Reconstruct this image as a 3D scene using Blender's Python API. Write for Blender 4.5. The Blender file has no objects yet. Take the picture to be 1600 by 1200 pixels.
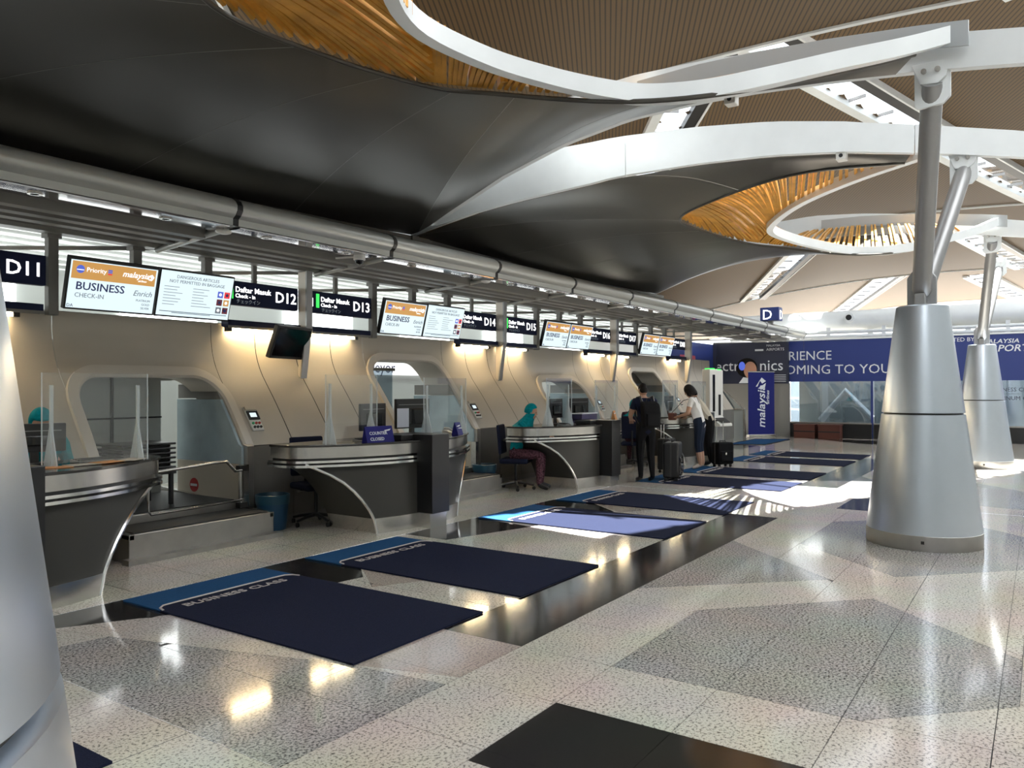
import bpy, math, random
from mathutils import Vector, Matrix
random.seed(7)
S = bpy.context.scene
COL = S.collection
PI = math.pi
# ---------------------------------------------------------------- camera, world, sun, exposure
YAW, PITCH, ROLL, FPX, EYE = 0.97423845, 0.00463839, -0.00287211, 1217.305, 1.65
def cam_axes():
    cy, sy, cp, sp, cr, sr = math.cos(YAW), math.sin(YAW), math.cos(PITCH), math.sin(PITCH), math.cos(ROLL), math.sin(ROLL)
    fw = Vector((cp*sy, cp*cy, sp)); rt = Vector((cy, -sy, 0)); up = rt.cross(fw)
    return rt*cr + up*sr, up*cr - rt*sr, fw
RT, UP, FW = cam_axes()
cam = bpy.data.cameras.new('camera'); cam_o = bpy.data.objects.new('camera', cam); COL.objects.link(cam_o)
cam.sensor_width = 36; cam.lens = FPX/1600*36; cam.clip_end = 400; cam.clip_start = 0.05
M3 = Matrix((RT, UP, -FW)).transposed()
cam_o.matrix_world = Matrix.Translation((0, 0, EYE)) @ M3.to_4x4()
S.camera = cam_o
def ray(px, py): return FW + RT*((px-800)/FPX) - UP*((py-600)/FPX)

W = bpy.data.worlds.new('world'); S.world = W; W.use_nodes = True
W.node_tree.nodes['Background'].inputs[0].default_value = (0.93, 0.965, 1.0, 1)
W.node_tree.nodes['Background'].inputs[1].default_value = 2.3
sun = bpy.data.lights.new('sun', 'SUN'); sun.energy = 50; sun.angle = math.radians(0.6); sun.color = (1, 0.97, 0.92)
sun_o = bpy.data.objects.new('sun', sun); COL.objects.link(sun_o)
SUNDIR = Vector((.20, -.065, 1.0)).normalized()
sun_o.rotation_euler = SUNDIR.to_track_quat('Z', 'Y').to_euler(); sun_o.location = (30, 5, 30)
S.view_settings.view_transform = 'Standard'; S.view_settings.look = 'None'
S.view_settings.exposure = 0.25; S.view_settings.gamma = 1; S.view_settings.use_curve_mapping = False

# ---------------------------------------------------------------- materials
MATS = {}
def mat(name, col=(.5, .5, .5), rough=.5, metal=0., spec=.5, emit=None, estr=0., noise=None, bump=0., bscale=60., alpha=None, aniso=0.):
    m = bpy.data.materials.new(name); m.use_nodes = True; MATS[name] = m
    nt = m.node_tree; b = nt.nodes['Principled BSDF']
    b.inputs['Base Color'].default_value = (*col, 1); b.inputs['Roughness'].default_value = rough
    b.inputs['Metallic'].default_value = metal; b.inputs['Specular IOR Level'].default_value = spec
    if aniso: b.inputs['Anisotropic'].default_value = aniso
    if emit: b.inputs['Emission Color'].default_value = (*emit, 1); b.inputs['Emission Strength'].default_value = estr
    if noise or bump:
        g = nt.nodes.new('ShaderNodeNewGeometry'); n = nt.nodes.new('ShaderNodeTexNoise')
        n.inputs['Scale'].default_value = noise[0] if noise else bscale; n.inputs['Detail'].default_value = 4
        nt.links.new(g.outputs['Position'], n.inputs['Vector'])
        if noise:
            r = nt.nodes.new('ShaderNodeValToRGB'); k = noise[1]
            r.color_ramp.elements[0].position = .3; r.color_ramp.elements[1].position = .7
            r.color_ramp.elements[0].color = (*[c*(1-k) for c in col], 1); r.color_ramp.elements[1].color = (*[min(1, c*(1+k)) for c in col], 1)
            nt.links.new(n.outputs['Fac'], r.inputs['Fac']); nt.links.new(r.outputs['Color'], b.inputs['Base Color'])
        if bump:
            bp = nt.nodes.new('ShaderNodeBump'); bp.inputs['Strength'].default_value = bump; bp.inputs['Distance'].default_value = .01
            nt.links.new(n.outputs['Fac'], bp.inputs['Height']); nt.links.new(bp.outputs['Normal'], b.inputs['Normal'])
    return m
def granite(name, base, dark, thr, rough=.085, grid=False, scale=62.):
    m = mat(name, base, rough); nt = m.node_tree; b = nt.nodes['Principled BSDF']
    g = nt.nodes.new('ShaderNodeNewGeometry')
    n = nt.nodes.new('ShaderNodeTexNoise'); n.inputs['Scale'].default_value = scale; n.inputs['Detail'].default_value = 3; n.inputs['Roughness'].default_value = .7
    r = nt.nodes.new('ShaderNodeValToRGB'); r.color_ramp.elements[0].position = thr-.07; r.color_ramp.elements[1].position = thr+.07
    r.color_ramp.elements[0].color = (*dark, 1); r.color_ramp.elements[1].color = (*base, 1)
    nt.links.new(g.outputs['Position'], n.inputs['Vector']); nt.links.new(n.outputs['Fac'], r.inputs['Fac'])
    n2 = nt.nodes.new('ShaderNodeTexNoise'); n2.inputs['Scale'].default_value = 1.3
    nt.links.new(g.outputs['Position'], n2.inputs['Vector'])
    mx = nt.nodes.new('ShaderNodeMix'); mx.data_type = 'RGBA'; mx.blend_type = 'MULTIPLY'; mx.inputs[0].default_value = .35
    nt.links.new(r.outputs['Color'], mx.inputs[6]); nt.links.new(n2.outputs['Color'], mx.inputs[7])
    hs = nt.nodes.new('ShaderNodeHueSaturation'); hs.inputs['Saturation'].default_value = .8
    out = mx.outputs[2]
    if grid:
        sp = nt.nodes.new('ShaderNodeSeparateXYZ'); nt.links.new(g.outputs['Position'], sp.inputs[0]); prev = None
        for ax, off in (('X', 3.51), ('Y', 3.39)):
            a = nt.nodes.new('ShaderNodeMath'); a.operation = 'SUBTRACT'; a.inputs[1].default_value = off; nt.links.new(sp.outputs[ax], a.inputs[0])
            p = nt.nodes.new('ShaderNodeMath'); p.operation = 'PINGPONG'; p.inputs[1].default_value = .32; nt.links.new(a.outputs[0], p.inputs[0])
            l = nt.nodes.new('ShaderNodeMath'); l.operation = 'LESS_THAN'; l.inputs[1].default_value = .003; nt.links.new(p.outputs[0], l.inputs[0])
            if prev:
                q = nt.nodes.new('ShaderNodeMath'); q.operation = 'MAXIMUM'; nt.links.new(prev.outputs[0], q.inputs[0]); nt.links.new(l.outputs[0], q.inputs[1]); l = q
            prev = l
        m2 = nt.nodes.new('ShaderNodeMix'); m2.data_type = 'RGBA'; m2.inputs[7].default_value = (.12, .11, .1, 1)
        nt.links.new(prev.outputs[0], m2.inputs[0]); nt.links.new(out, m2.inputs[6]); out = m2.outputs[2]
    nt.links.new(out, hs.inputs['Color']); nt.links.new(hs.outputs['Color'], b.inputs['Base Color'])
    return m
def glass(name, tint=(.975, .985, .985), refl=.06, rough=.02):
    m = bpy.data.materials.new(name); m.use_nodes = True; MATS[name] = m; nt = m.node_tree
    for n in list(nt.nodes):
        if n.type == 'BSDF_PRINCIPLED': nt.nodes.remove(n)
    o = nt.nodes['Material Output']; t = nt.nodes.new('ShaderNodeBsdfTransparent'); t.inputs[0].default_value = (*tint, 1)
    g = nt.nodes.new('ShaderNodeBsdfGlossy'); g.inputs['Roughness'].default_value = rough
    lw = nt.nodes.new('ShaderNodeLayerWeight'); lw.inputs[0].default_value = .5
    f = nt.nodes.new('ShaderNodeMath'); f.operation = 'POWER'; f.inputs[1].default_value = 4; nt.links.new(lw.outputs['Facing'], f.inputs[0])
    a = nt.nodes.new('ShaderNodeMath'); a.operation = 'MULTIPLY_ADD'; a.inputs[1].default_value = .7; a.inputs[2].default_value = refl*.6
    nt.links.new(f.outputs[0], a.inputs[0])
    x = nt.nodes.new('ShaderNodeMixShader'); nt.links.new(a.outputs[0], x.inputs[0]); nt.links.new(t.outputs[0], x.inputs[1]); nt.links.new(g.outputs[0], x.inputs[2])
    nt.links.new(x.outputs[0], o.inputs['Surface'])
    return m
def ribbed(name, c1, c2, ang, scale, rough=.55):
    m = mat(name, c1, rough); nt = m.node_tree; b = nt.nodes['Principled BSDF']
    g = nt.nodes.new('ShaderNodeNewGeometry'); mp = nt.nodes.new('ShaderNodeMapping'); mp.inputs['Rotation'].default_value = (0, 0, ang)
    w = nt.nodes.new('ShaderNodeTexWave'); w.wave_type = 'BANDS'; w.bands_direction = 'X'; w.inputs['Scale'].default_value = scale; w.inputs['Distortion'].default_value = 0
    nt.links.new(g.outputs['Position'], mp.inputs['Vector']); nt.links.new(mp.outputs[0], w.inputs['Vector'])
    r = nt.nodes.new('ShaderNodeValToRGB'); r.color_ramp.elements[0].color = (*c2, 1); r.color_ramp.elements[1].color = (*c1, 1)
    r.color_ramp.elements[0].position = .05; r.color_ramp.elements[1].position = .35
    nt.links.new(w.outputs['Fac'], r.inputs['Fac']); nt.links.new(r.outputs['Color'], b.inputs['Base Color'])
    return m
granite('granite_light', (.66, .595, .50), (.15, .135, .12), .43, grid=True)
granite('granite_tile', (.66, .595, .50), (.15, .135, .12), .43)
granite('granite_grey', (.50, .475, .435), (.09, .088, .085), .475)
granite('granite_rose', (.50, .40, .33), (.24, .19, .17), .45)
granite('granite_black', (.030, .028, .026), (.012, .011, .011), .45, rough=.1)
mat('wall_paint', (.46, .415, .345), .42, .15, noise=(.7, .05))
mat('wall_grey', (.24, .23, .215), .45, .2)
mat('dado', (.20, .19, .175), .4, .3, noise=(2, .06))
mat('joint', (.03, .03, .03), .8)
mat('frame_paint', (.56, .51, .44), .4, .15)
mat('soffit', (.10, .095, .085), .34, .55, noise=(.5, .12))
mat('soffit_seam', (.30, .30, .28), .4, .5)
mat('white_paint', (.80, .83, .84), .38, .05, noise=(3, .03))
mat('shade_grey', (.42, .44, .45), .4, .1)
mat('strut_grey', (.33, .33, .33), .38, .5)
mat('gold_slat', (.60, .30, .05), .38, .25, noise=(4, .25))
ribbed('roof_timber', (.125, .072, .024), (.032, .018, .007), math.atan2(-.889, -.458), 2.1)
mat('alu', (.67, .725, .80), .30, .92, noise=(1.5, .04), aniso=.5)
mat('steel', (.58, .56, .53), .24, .95, noise=(5, .08))
mat('steel_dull', (.40, .385, .36), .36, .85, noise=(4, .1))
mat('chrome', (.85, .85, .84), .14, 1.)
mat('counter_dark', (.062, .060, .054), .38, .2, spec=.3)
mat('black', (.012, .012, .013), .35)
mat('black_gloss', (.008, .008, .009), .08)
mat('rubber', (.03, .03, .03), .6, bump=.2)
mat('stone_top', (.04, .038, .035), .12)
mat('tube_grey', (.46, .465, .44), .35, .35)
mat('mirror_strip', (.55, .53, .54), .08, .95)
mat('fin_grey', (.17, .165, .15), .5, .1)
mat('sign_navy', (.006, .011, .045), .55, spec=.2)
mat('sign_white', (.9, .9, .9), .5, emit=(1, 1, 1), estr=1.6)
mat('sign_green', (.05, .7, .1), .5, emit=(.05, .85, .12), estr=1.0)
mat('sign_black', (.02, .02, .02), .5)
mat('scr_white', (.02, .02, .02), .4, emit=(.70, .84, .90), estr=1.0)
mat('scr_orange', (.02, .02, .02), .4, emit=(.66, .34, .09), estr=.8)
mat('scr_ink', (.02, .02, .02), .4, emit=(.01, .015, .07), estr=1)
mat('scr_grey', (.02, .02, .02), .4, emit=(.16, .19, .22), estr=.8)
mat('scr_red', (.02, .02, .02), .4, emit=(.8, .04, .05), estr=.9)
mat('scr_blue', (.02, .02, .02), .4, emit=(.08, .13, .6), estr=.9)
mat('scr_pure', (.02, .02, .02), .4, emit=(1, 1, 1), estr=1.15)
mat('lamp_warm', (1, .9, .7), .4, emit=(1, .78, .46), estr=58)
mat('lamp_spot', (1, .85, .6), .4, emit=(1, .75, .42), estr=6)
mat('lamp_cold', (1, 1, 1), .4, emit=(.95, 1, 1), estr=3.2)
mat('mat_navy', (.009, .012, .030), .95, spec=.12, noise=(180, .35), bump=.5, bscale=400)
mat('mat_blue', (.014, .062, .15), .95, spec=.12, noise=(180, .25), bump=.5, bscale=400)
mat('mat_line', (.42, .38, .36), .95)
mat('banner_blue', (.020, .024, .15), .45, spec=.12)
mat('fascia_blue', (.022, .042, .20), .42)
mat('ad_dark', (.022, .025, .05), .4)
mat('ad_white', (.75, .78, .82), .5)
mat('ad_red', (.55, .10, .14), .5)
mat('ad_skin', (.55, .28, .18), .5)
mat('maroon', (.14, .02, .04), .5)
mat('panel_blue', (.46, .57, .62), .25, .25, noise=(3, .12))
mat('panel_pale', (.45, .47, .45), .3, .1)
mat('teal', (.0, .23, .27), .8, spec=.12, noise=(30, .2))
mat('skin', (.42, .24, .16), .55)
mat('hair', (.012, .010, .009), .5, spec=.12)
mat('navy_cloth', (.012, .015, .035), .85, spec=.12)
mat('black_cloth', (.008, .008, .009), .85, spec=.12)
mat('white_cloth', (.72, .71, .69), .85, spec=.12)
mat('cream_cloth', (.50, .46, .38), .85, spec=.12)
mat('denim', (.015, .022, .040), .85, spec=.12)
mat('batik', (.10, .045, .06), .85, spec=.12, noise=(45, .9))
mat('shoe', (.60, .50, .44), .6)
mat('plastic_white', (.75, .74, .70), .4)
mat('plastic_blue', (.012, .06, .13), .45)
mat('bag_film', (.02, .075, .12), .3)
mat('purple_box', (.06, .05, .13), .5)
mat('sign_purple', (.020, .020, .16), .4, spec=.12)
mat('btn_green', (.03, .40, .15), .4)
mat('btn_red', (.45, .04, .02), .4)
mat('paper', (.62, .64, .72), .6)
mat('orange_print', (.60, .28, .10), .6)
mat('beige', (.48, .43, .35), .5)
mat('no_entry', (.42, .015, .02), .4)
mat('wood_red', (.10, .03, .02), .5)
mat('louvre', (.85, .86, .84), .6)
def frosted(name, k):
    m = bpy.data.materials.new(name); m.use_nodes = True; MATS[name] = m; nt = m.node_tree
    nt.nodes.remove(nt.nodes['Principled BSDF']); t = nt.nodes.new('ShaderNodeBsdfTranslucent'); t.inputs[0].default_value = (k*.95, k, k*1.06, 1)
    nt.links.new(t.outputs[0], nt.nodes['Material Output'].inputs['Surface'])
frosted('added_frost_glass', .30)  # diffusing panes of the added roof glazing, tuned for top light
glass('glass_clear', refl=.14)
def acrylic_edge(name):
    m = bpy.data.materials.new(name); m.use_nodes = True; MATS[name] = m; nt = m.node_tree; b = nt.nodes['Principled BSDF']
    b.inputs['Base Color'].default_value = (.85, .92, .95, 1); b.inputs['Roughness'].default_value = .15
    t = nt.nodes.new('ShaderNodeBsdfTransparent'); x = nt.nodes.new('ShaderNodeMixShader'); x.inputs[0].default_value = .5
    nt.links.new(t.outputs[0], x.inputs[1]); nt.links.new(b.outputs[0], x.inputs[2]); nt.links.new(x.outputs[0], nt.nodes['Material Output'].inputs['Surface'])
acrylic_edge('acrylic_edge')
glass('glass_shop', (.72, .80, .85), .5); glass('glass_sky', (.97, .99, 1), .02)

# ---------------------------------------------------------------- mesh helpers
class MB:
    def __init__(s): s.v = []; s.f = []; s.m = []
    def add(s, vs, fs, mi=0):
        o = len(s.v); s.v += [tuple(p) for p in vs]; s.f += [tuple(i+o for i in f) for f in fs]; s.m += [mi]*len(fs); return s
    def box(s, x0, x1, y0, y1, z0, z1, mi=0):
        return s.add([(x0,y0,z0),(x1,y0,z0),(x1,y1,z0),(x0,y1,z0),(x0,y0,z1),(x1,y0,z1),(x1,y1,z1),(x0,y1,z1)],
                     [(0,3,2,1),(4,5,6,7),(0,1,5,4),(1,2,6,5),(2,3,7,6),(3,0,4,7)], mi)
    def obox(s, c, size, rot=None, mi=0):
        R = rot or Matrix.Identity(3); c = Vector(c); hx, hy, hz = [a/2 for a in size]
        vs = [c + R @ Vector((x*hx, y*hy, z*hz)) for z in (-1, 1) for x, y in ((-1,-1),(1,-1),(1,1),(-1,1))]
        return s.add(vs, [(0,3,2,1),(4,5,6,7),(0,1,5,4),(1,2,6,5),(2,3,7,6),(3,0,4,7)], mi)
    def prism(s, poly, z0, z1, mi=0):
        n = len(poly); vs = [(x, y, z0) for x, y in poly] + [(x, y, z1) for x, y in poly]
        return s.add(vs, [tuple(range(n-1, -1, -1)), tuple(range(n, 2*n))] + [(i, (i+1) % n, (i+1) % n+n, i+n) for i in range(n)], mi)
    def prism_x(s, poly, x0, x1, mi=0):   # poly in (y,z)
        n = len(poly); vs = [(x0, y, z) for y, z in poly] + [(x1, y, z) for y, z in poly]
        return s.add(vs, [tuple(range(n-1, -1, -1)), tuple(range(n, 2*n))] + [(i, (i+1) % n, (i+1) % n+n, i+n) for i in range(n)], mi)
    def prism_y(s, poly, y0, y1, mi=0):   # poly in (x,z)
        n = len(poly); vs = [(x, y0, z) for x, z in poly] + [(x, y1, z) for x, z in poly]
        return s.add(vs, [tuple(range(n)), tuple(range(2*n-1, n-1, -1))] + [(i, i+n, (i+1) % n+n, (i+1) % n) for i in range(n)], mi)
    def rings(s, rs, cap=True, closed=True, mi=0):
        n = len(rs[0]); vs = [p for r in rs for p in r]; fs = []
        for i in range(len(rs)-1):
            for j in range(n if closed else n-1):
                k = (j+1) % n; fs.append((i*n+j, i*n+k, (i+1)*n+k, (i+1)*n+j))
        if cap and closed: fs += [tuple(range(n-1, -1, -1)), tuple(range((len(rs)-1)*n, len(rs)*n))]
        return s.add(vs, fs, mi)
    def lathe(s, prof, c=(0, 0), n=48, mi=0):
        return s.rings([[(c[0]+r*math.cos(2*PI*j/n), c[1]+r*math.sin(2*PI*j/n), z) for j in range(n)] for r, z in prof], mi=mi)
    def tube(s, pts, r, n=12, mi=0):
        pts = [Vector(p) for p in pts]; rs = []; prev = None
        for i, p in enumerate(pts):
            t = (pts[min(i+1, len(pts)-1)] - pts[max(i-1, 0)]).normalized()
            a = prev if prev is not None else (Vector((0, 0, 1)) if abs(t.z) < .9 else Vector((1, 0, 0)))
            a = (a - t*a.dot(t)).normalized(); prev = a; b = t.cross(a)
            rr = r[i] if isinstance(r, (list, tuple)) else r
            rs.append([p + (a*math.cos(2*PI*j/n) + b*math.sin(2*PI*j/n))*rr for j in range(n)])
        return s.rings(rs, mi=mi)
    def sweep(s, pts, w, h, zoff=0., mi=0):          # rectangular bar along a path, section upright
        pts = [Vector(p) for p in pts]; rs = []
        for i, p in enumerate(pts):
            t = pts[min(i+1, len(pts)-1)] - pts[max(i-1, 0)]; q = Vector((t.x, t.y, 0))
            q = q.normalized() if q.length > 1e-6 else Vector((1, 0, 0)); sd = Vector((-q.y, q.x, 0))
            hh = h[i] if isinstance(h, (list, tuple)) else h
            rs.append([p + sd*w/2 + Vector((0,0,zoff)), p - sd*w/2 + Vector((0,0,zoff)), p - sd*w/2 + Vector((0,0,zoff+hh)), p + sd*w/2 + Vector((0,0,zoff+hh))])
        return s.rings(rs, mi=mi)
    def grid(s, fn, nu, nv, mi=0):
        vs = [fn(i/nu, j/nv) for i in range(nu+1) for j in range(nv+1)]
        return s.add(vs, [(i*(nv+1)+j, (i+1)*(nv+1)+j, (i+1)*(nv+1)+j+1, i*(nv+1)+j+1) for i in range(nu) for j in range(nv)], mi)
    def ellipsoid(s, c, r, n=16, m=10, mi=0):
        return s.rings([[(c[0]+r[0]*math.sin(a)*math.cos(2*PI*j/n), c[1]+r[1]*math.sin(a)*math.sin(2*PI*j/n), c[2]-r[2]*math.cos(a)) for j in range(n)]
                        for a in [max(.02, min(PI-.02, PI*i/m)) for i in range(m+1)]], mi=mi)
def obj(name, mb, mats, parent=None, smooth=False, bevel=0., solid=0., local=False):
    me = bpy.data.meshes.new(name); v = mb.v
    if parent is not None and not local:
        o = parent; L = Vector((0, 0, 0))
        while o: L += o.location; o = o.parent
        v = [(a-L.x, b-L.y, c-L.z) for a, b, c in v]
    me.from_pydata([tuple(p) for p in v], [], mb.f); me.update()
    for k in ([mats] if isinstance(mats, str) else mats): me.materials.append(MATS[k])
    me.polygons.foreach_set('material_index', mb.m)
    import bmesh as _b
    bm = _b.new(); bm.from_mesh(me); _b.ops.recalc_face_normals(bm, faces=bm.faces); bm.to_mesh(me); bm.free()
    if smooth:
        me.polygons.foreach_set('use_smooth', [True]*len(me.polygons))
        try: me.set_sharp_from_angle(angle=math.radians(38))
        except Exception: pass
    ob = bpy.data.objects.new(name, me); COL.objects.link(ob)
    if parent is not None: ob.parent = parent
    if solid:
        m = ob.modifiers.new('s', 'SOLIDIFY'); m.thickness = solid; m.offset = 0
    if bevel:
        m = ob.modifiers.new('b', 'BEVEL'); m.width = bevel; m.segments = 2; m.limit_method = 'ANGLE'
    return ob
def tag(o, label=None, cat=None, group=None, kind=None):
    if label: o['label'] = label
    if cat: o['category'] = cat
    if group: o['group'] = group
    if kind: o['kind'] = kind
    return o
def thing(name, label, cat, loc=(0, 0, 0), rot=(0, 0, 0), group=None):
    o = bpy.data.objects.new(name, None); COL.objects.link(o); o.location = loc; o.rotation_euler = rot; o.empty_display_size = .1
    return tag(o, label, cat, group)
def copy_tree(o, parent=None):
    c = o.copy(); COL.objects.link(c); c.parent = parent
    for ch in list(o.children): copy_tree(ch, c)
    return c
TXT = {}
def text(s, size, x, y, z, matname, parent, align='LEFT', face='-Y', name='lettering', shear=0., width=1., ext=.0015, local=True):
    """flat letters, a mesh standing in the XZ plane and read from -Y (or read from -X / lying on the floor)"""
    cu = bpy.data.curves.new('t', 'FONT'); cu.body = s; cu.size = size; cu.align_x = align; cu.extrude = ext; cu.shear = shear; cu.resolution_u = 2
    if width > 1.02: cu.offset = size*.012
    to = bpy.data.objects.new('t', cu); COL.objects.link(to)
    dg = bpy.context.evaluated_depsgraph_get(); me = bpy.data.meshes.new_from_object(to.evaluated_get(dg))
    bpy.data.objects.remove(to); bpy.data.curves.remove(cu)
    A = {'-Y': Matrix(((1,0,0),(0,0,-1),(0,1,0))), '-X': Matrix(((0,0,-1),(-1,0,0),(0,1,0))), 'Z': Matrix(((1,0,0),(0,1,0),(0,0,1)))}[face].to_4x4()
    D = Matrix.Diagonal((width, 1, 1, 1))
    o = bpy.data.objects.new(name, me)
    p = Vector((x, y, z))
    if not local and parent is not None:
        q = parent
        while q: p -= q.location; q = q.parent
    me.transform(Matrix.Translation(p) @ A @ D); me.materials.clear(); me.materials.append(MATS[matname])
    for pl in me.polygons: pl.material_index = 0
    COL.objects.link(o); o.parent = parent
    return o
def lerp(a, b, t): return a + (b-a)*t
def interp(tab, x):
    if x <= tab[0][0]: return tab[0][1]
    for (a, b), (c, d) in zip(tab, tab[1:]):
        if x <= c: return lerp(b, d, (x-a)/(c-a))
    return tab[-1][1]
def spline(pts, n):
    """Catmull-Rom through points, n samples in all, evenly by parameter"""
    P = [Vector(p) for p in pts]; P = [P[0]*2-P[1]] + P + [P[-1]*2-P[-2]]; out = []; k = len(P)-3
    for i in range(n):
        u = i/(n-1)*k; j = min(int(u), k-1); t = u-j; a, b, c, d = P[j:j+4]
        out.append(.5*((2*b) + (c-a)*t + (2*a-5*b+4*c-d)*t*t + (3*b-a-3*c+d)*t**3))
    return out
# ================================================================ STRUCTURE
# ---------------------------------------------------------------- floor with granite slabs
TX0, TX1, TY0, TY1 = 2.23, 11.83, -0.45, 5.95+.0
G = .64
TX0 = 3.51-2*G; TX1 = TX0+15*G; TY0 = 3.39-6*G; TY1 = 3.39+4*G
fl = MB(); B = 130
for (a, b, c, d) in ((-40, TX0, -40, 60), (TX1, B, -40, 60), (TX0, TX1, -40, TY0), (TX0, TX1, TY1, 60)):
    fl.add([(a, c, 0), (b, c, 0), (b, d, 0), (a, d, 0)], [(0, 1, 2, 3)])
fl.add([(TX0, TY0, -.006), (TX1, TY0, -.006), (TX1, TY1, -.006), (TX0, TY1, -.006)], [(0, 1, 2, 3)], 1)
floor = tag(obj('floor', fl, ['granite_light', 'joint']), kind='structure')
def clip(poly, a, b, keep_left=True):
    out = []; n = len(poly)
    def sd(p): return ((b[0]-a[0])*(p[1]-a[1]) - (b[1]-a[1])*(p[0]-a[0]))*(1 if keep_left else -1)
    for i in range(n):
        p, q = poly[i], poly[(i+1) % n]; sp, sq = sd(p), sd(q)
        if sp >= 0: out.append(p)
        if (sp > 0 and sq < 0) or (sp < 0 and sq > 0):
            t = sp/(sp-sq); out.append((lerp(p[0], q[0], t), lerp(p[1], q[1], t)))
    return out
def area(p): return .5*sum(p[i][0]*p[(i+1) % len(p)][1]-p[(i+1) % len(p)][0]*p[i][1] for i in range(len(p))) if len(p) > 2 else 0
INLAY = [  # convex, counter-clockwise
    ('granite_black', [(4.15, 2.75), (10.0, 2.75), (10.0, 3.39), (4.15, 3.39)]),
    ('granite_black', [(2.75, -.5), (3.51, -.5), (3.51, 2.11), (2.75, 2.11)]),
    ('granite_grey', [(4.15, .75), (4.79, .1), (5.6, .1), (6.6, 1.09), (5.55, 2.11), (4.15, 2.11)]),
    ('granite_grey', [(7.05, 1.5), (8.27, 2.75), (5.87, 2.75)]),
    ('granite_grey', [(7.45, 1.05), (8.45, .05), (10.1, .05), (11.1, 1.05), (10.1, 2.11), (8.5, 2.11)]),
    ('granite_black', [(4.3, 4.7), (4.72, 4.7), (5.25, 5.3), (5.25, 5.95), (1.9, 5.95), (1.9, 5.35), (3.6, 5.1)]),
    ('granite_rose', [(3.51, 2.75), (4.15, 2.75), (4.15, 3.45), (3.3, 3.45)]),
    ('granite_rose', [(4.7, 4.6), (5.6, 4.1), (5.6, 5.3), (5.25, 5.3)]),
    ('granite_grey', [(1.9, 2.75), (3.51, 2.75), (3.3, 3.45), (3.1, 5.1), (1.9, 5.3)]),
    ('granite_black', [(8.9, 4.7), (9.32, 4.7), (9.85, 5.3), (9.85, 5.95), (6.6, 5.95), (6.6, 5.35)]),
    ('granite_rose', [(9.3, 4.6), (10.2, 4.1), (10.2, 5.3), (9.85, 5.3)]),
]
tops = []
for ix in range(15):
    for iy in range(10):
        x, y = TX0+ix*G, TY0+iy*G; todo = [[(x, y), (x+G, y), (x+G, y+G), (x, y+G)]]
        for mname, P in INLAY:
            rest = []
            for t in todo:
                cur = t
                for i in range(len(P)):
                    a, b = P[i], P[(i+1) % len(P)]
                    o = clip(cur, a, b, False)
                    if abs(area(o)) > 2e-3: rest.append(o)
                    cur = clip(cur, a, b, True)
                    if len(cur) < 3 or abs(area(cur)) < 2e-3: cur = []; break
                if cur: tops.append((mname, cur))
            todo = rest
        tops += [('granite_tile', t) for t in todo]
tops.sort(key=lambda t: -abs(area(t[1]))/(.5+min(math.hypot(p[0], p[1]) for p in t[1]))**2)
rest_mb = {}
for i, (mname, P) in enumerate(tops):
    cx = sum(p[0] for p in P)/len(P); cy = sum(p[1] for p in P)/len(P)
    Q = []
    for p in P:
        dx, dy = cx-p[0], cy-p[1]; L = math.hypot(dx, dy) or 1
        k = .0026*1.41/L if mname != 'granite_black' else .0015/L
        Q.append((p[0]+dx*k, p[1]+dy*k))
    if i < 285:
        obj('floor_tile', MB().prism(Q, -.03, 0), mname, floor)
    else: rest_mb.setdefault(mname, MB()).prism(Q, -.03, 0)
for mname, m in rest_mb.items(): tag(obj('small_floor_tiles', m, mname, floor), kind='stuff')
for P, mn in (([(13.43, 2.75), (19.27, 2.75), (19.27, 3.39), (13.43, 3.39)], 'granite_black'), ([(14.3, 2.1), (15.5, 2.75), (14.3, 2.75)], 'granite_grey'),
              ([(11.2, 1.9), (12.6, 1.9), (12.3, 2.3), (11.2, 2.3)], 'granite_black'), ([(12.4, .1), (14.4, .1), (15.6, 1.1), (14.5, 2.0), (12.8, 2.0)], 'granite_grey'),
              ([(17.8, 1.05), (18.0, .05), (19.4, .05), (20.4, 1.05), (19.4, 2.11), (17.8, 2.11)], 'granite_grey'), ([(20.5, 6.6), (22.0, 6.6), (22.0, 7.2), (20.5, 7.2)], 'granite_black'),
              ([(24.2, 4.2), (25.6, 2.2), (25.9, 2.2), (25.9, 6.2)], 'granite_black'), ([(4.0, -2.6), (7.5, -2.6), (6.4, -.9), (5.2, -.9)], 'granite_grey'),
              ([(6.0, -.85), (7.6, -.85), (8.0, -.6), (7.0, -.5)], 'granite_grey')):
    obj('floor_inlay', MB().prism(P, -.02, .0012), mn, floor)

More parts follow.
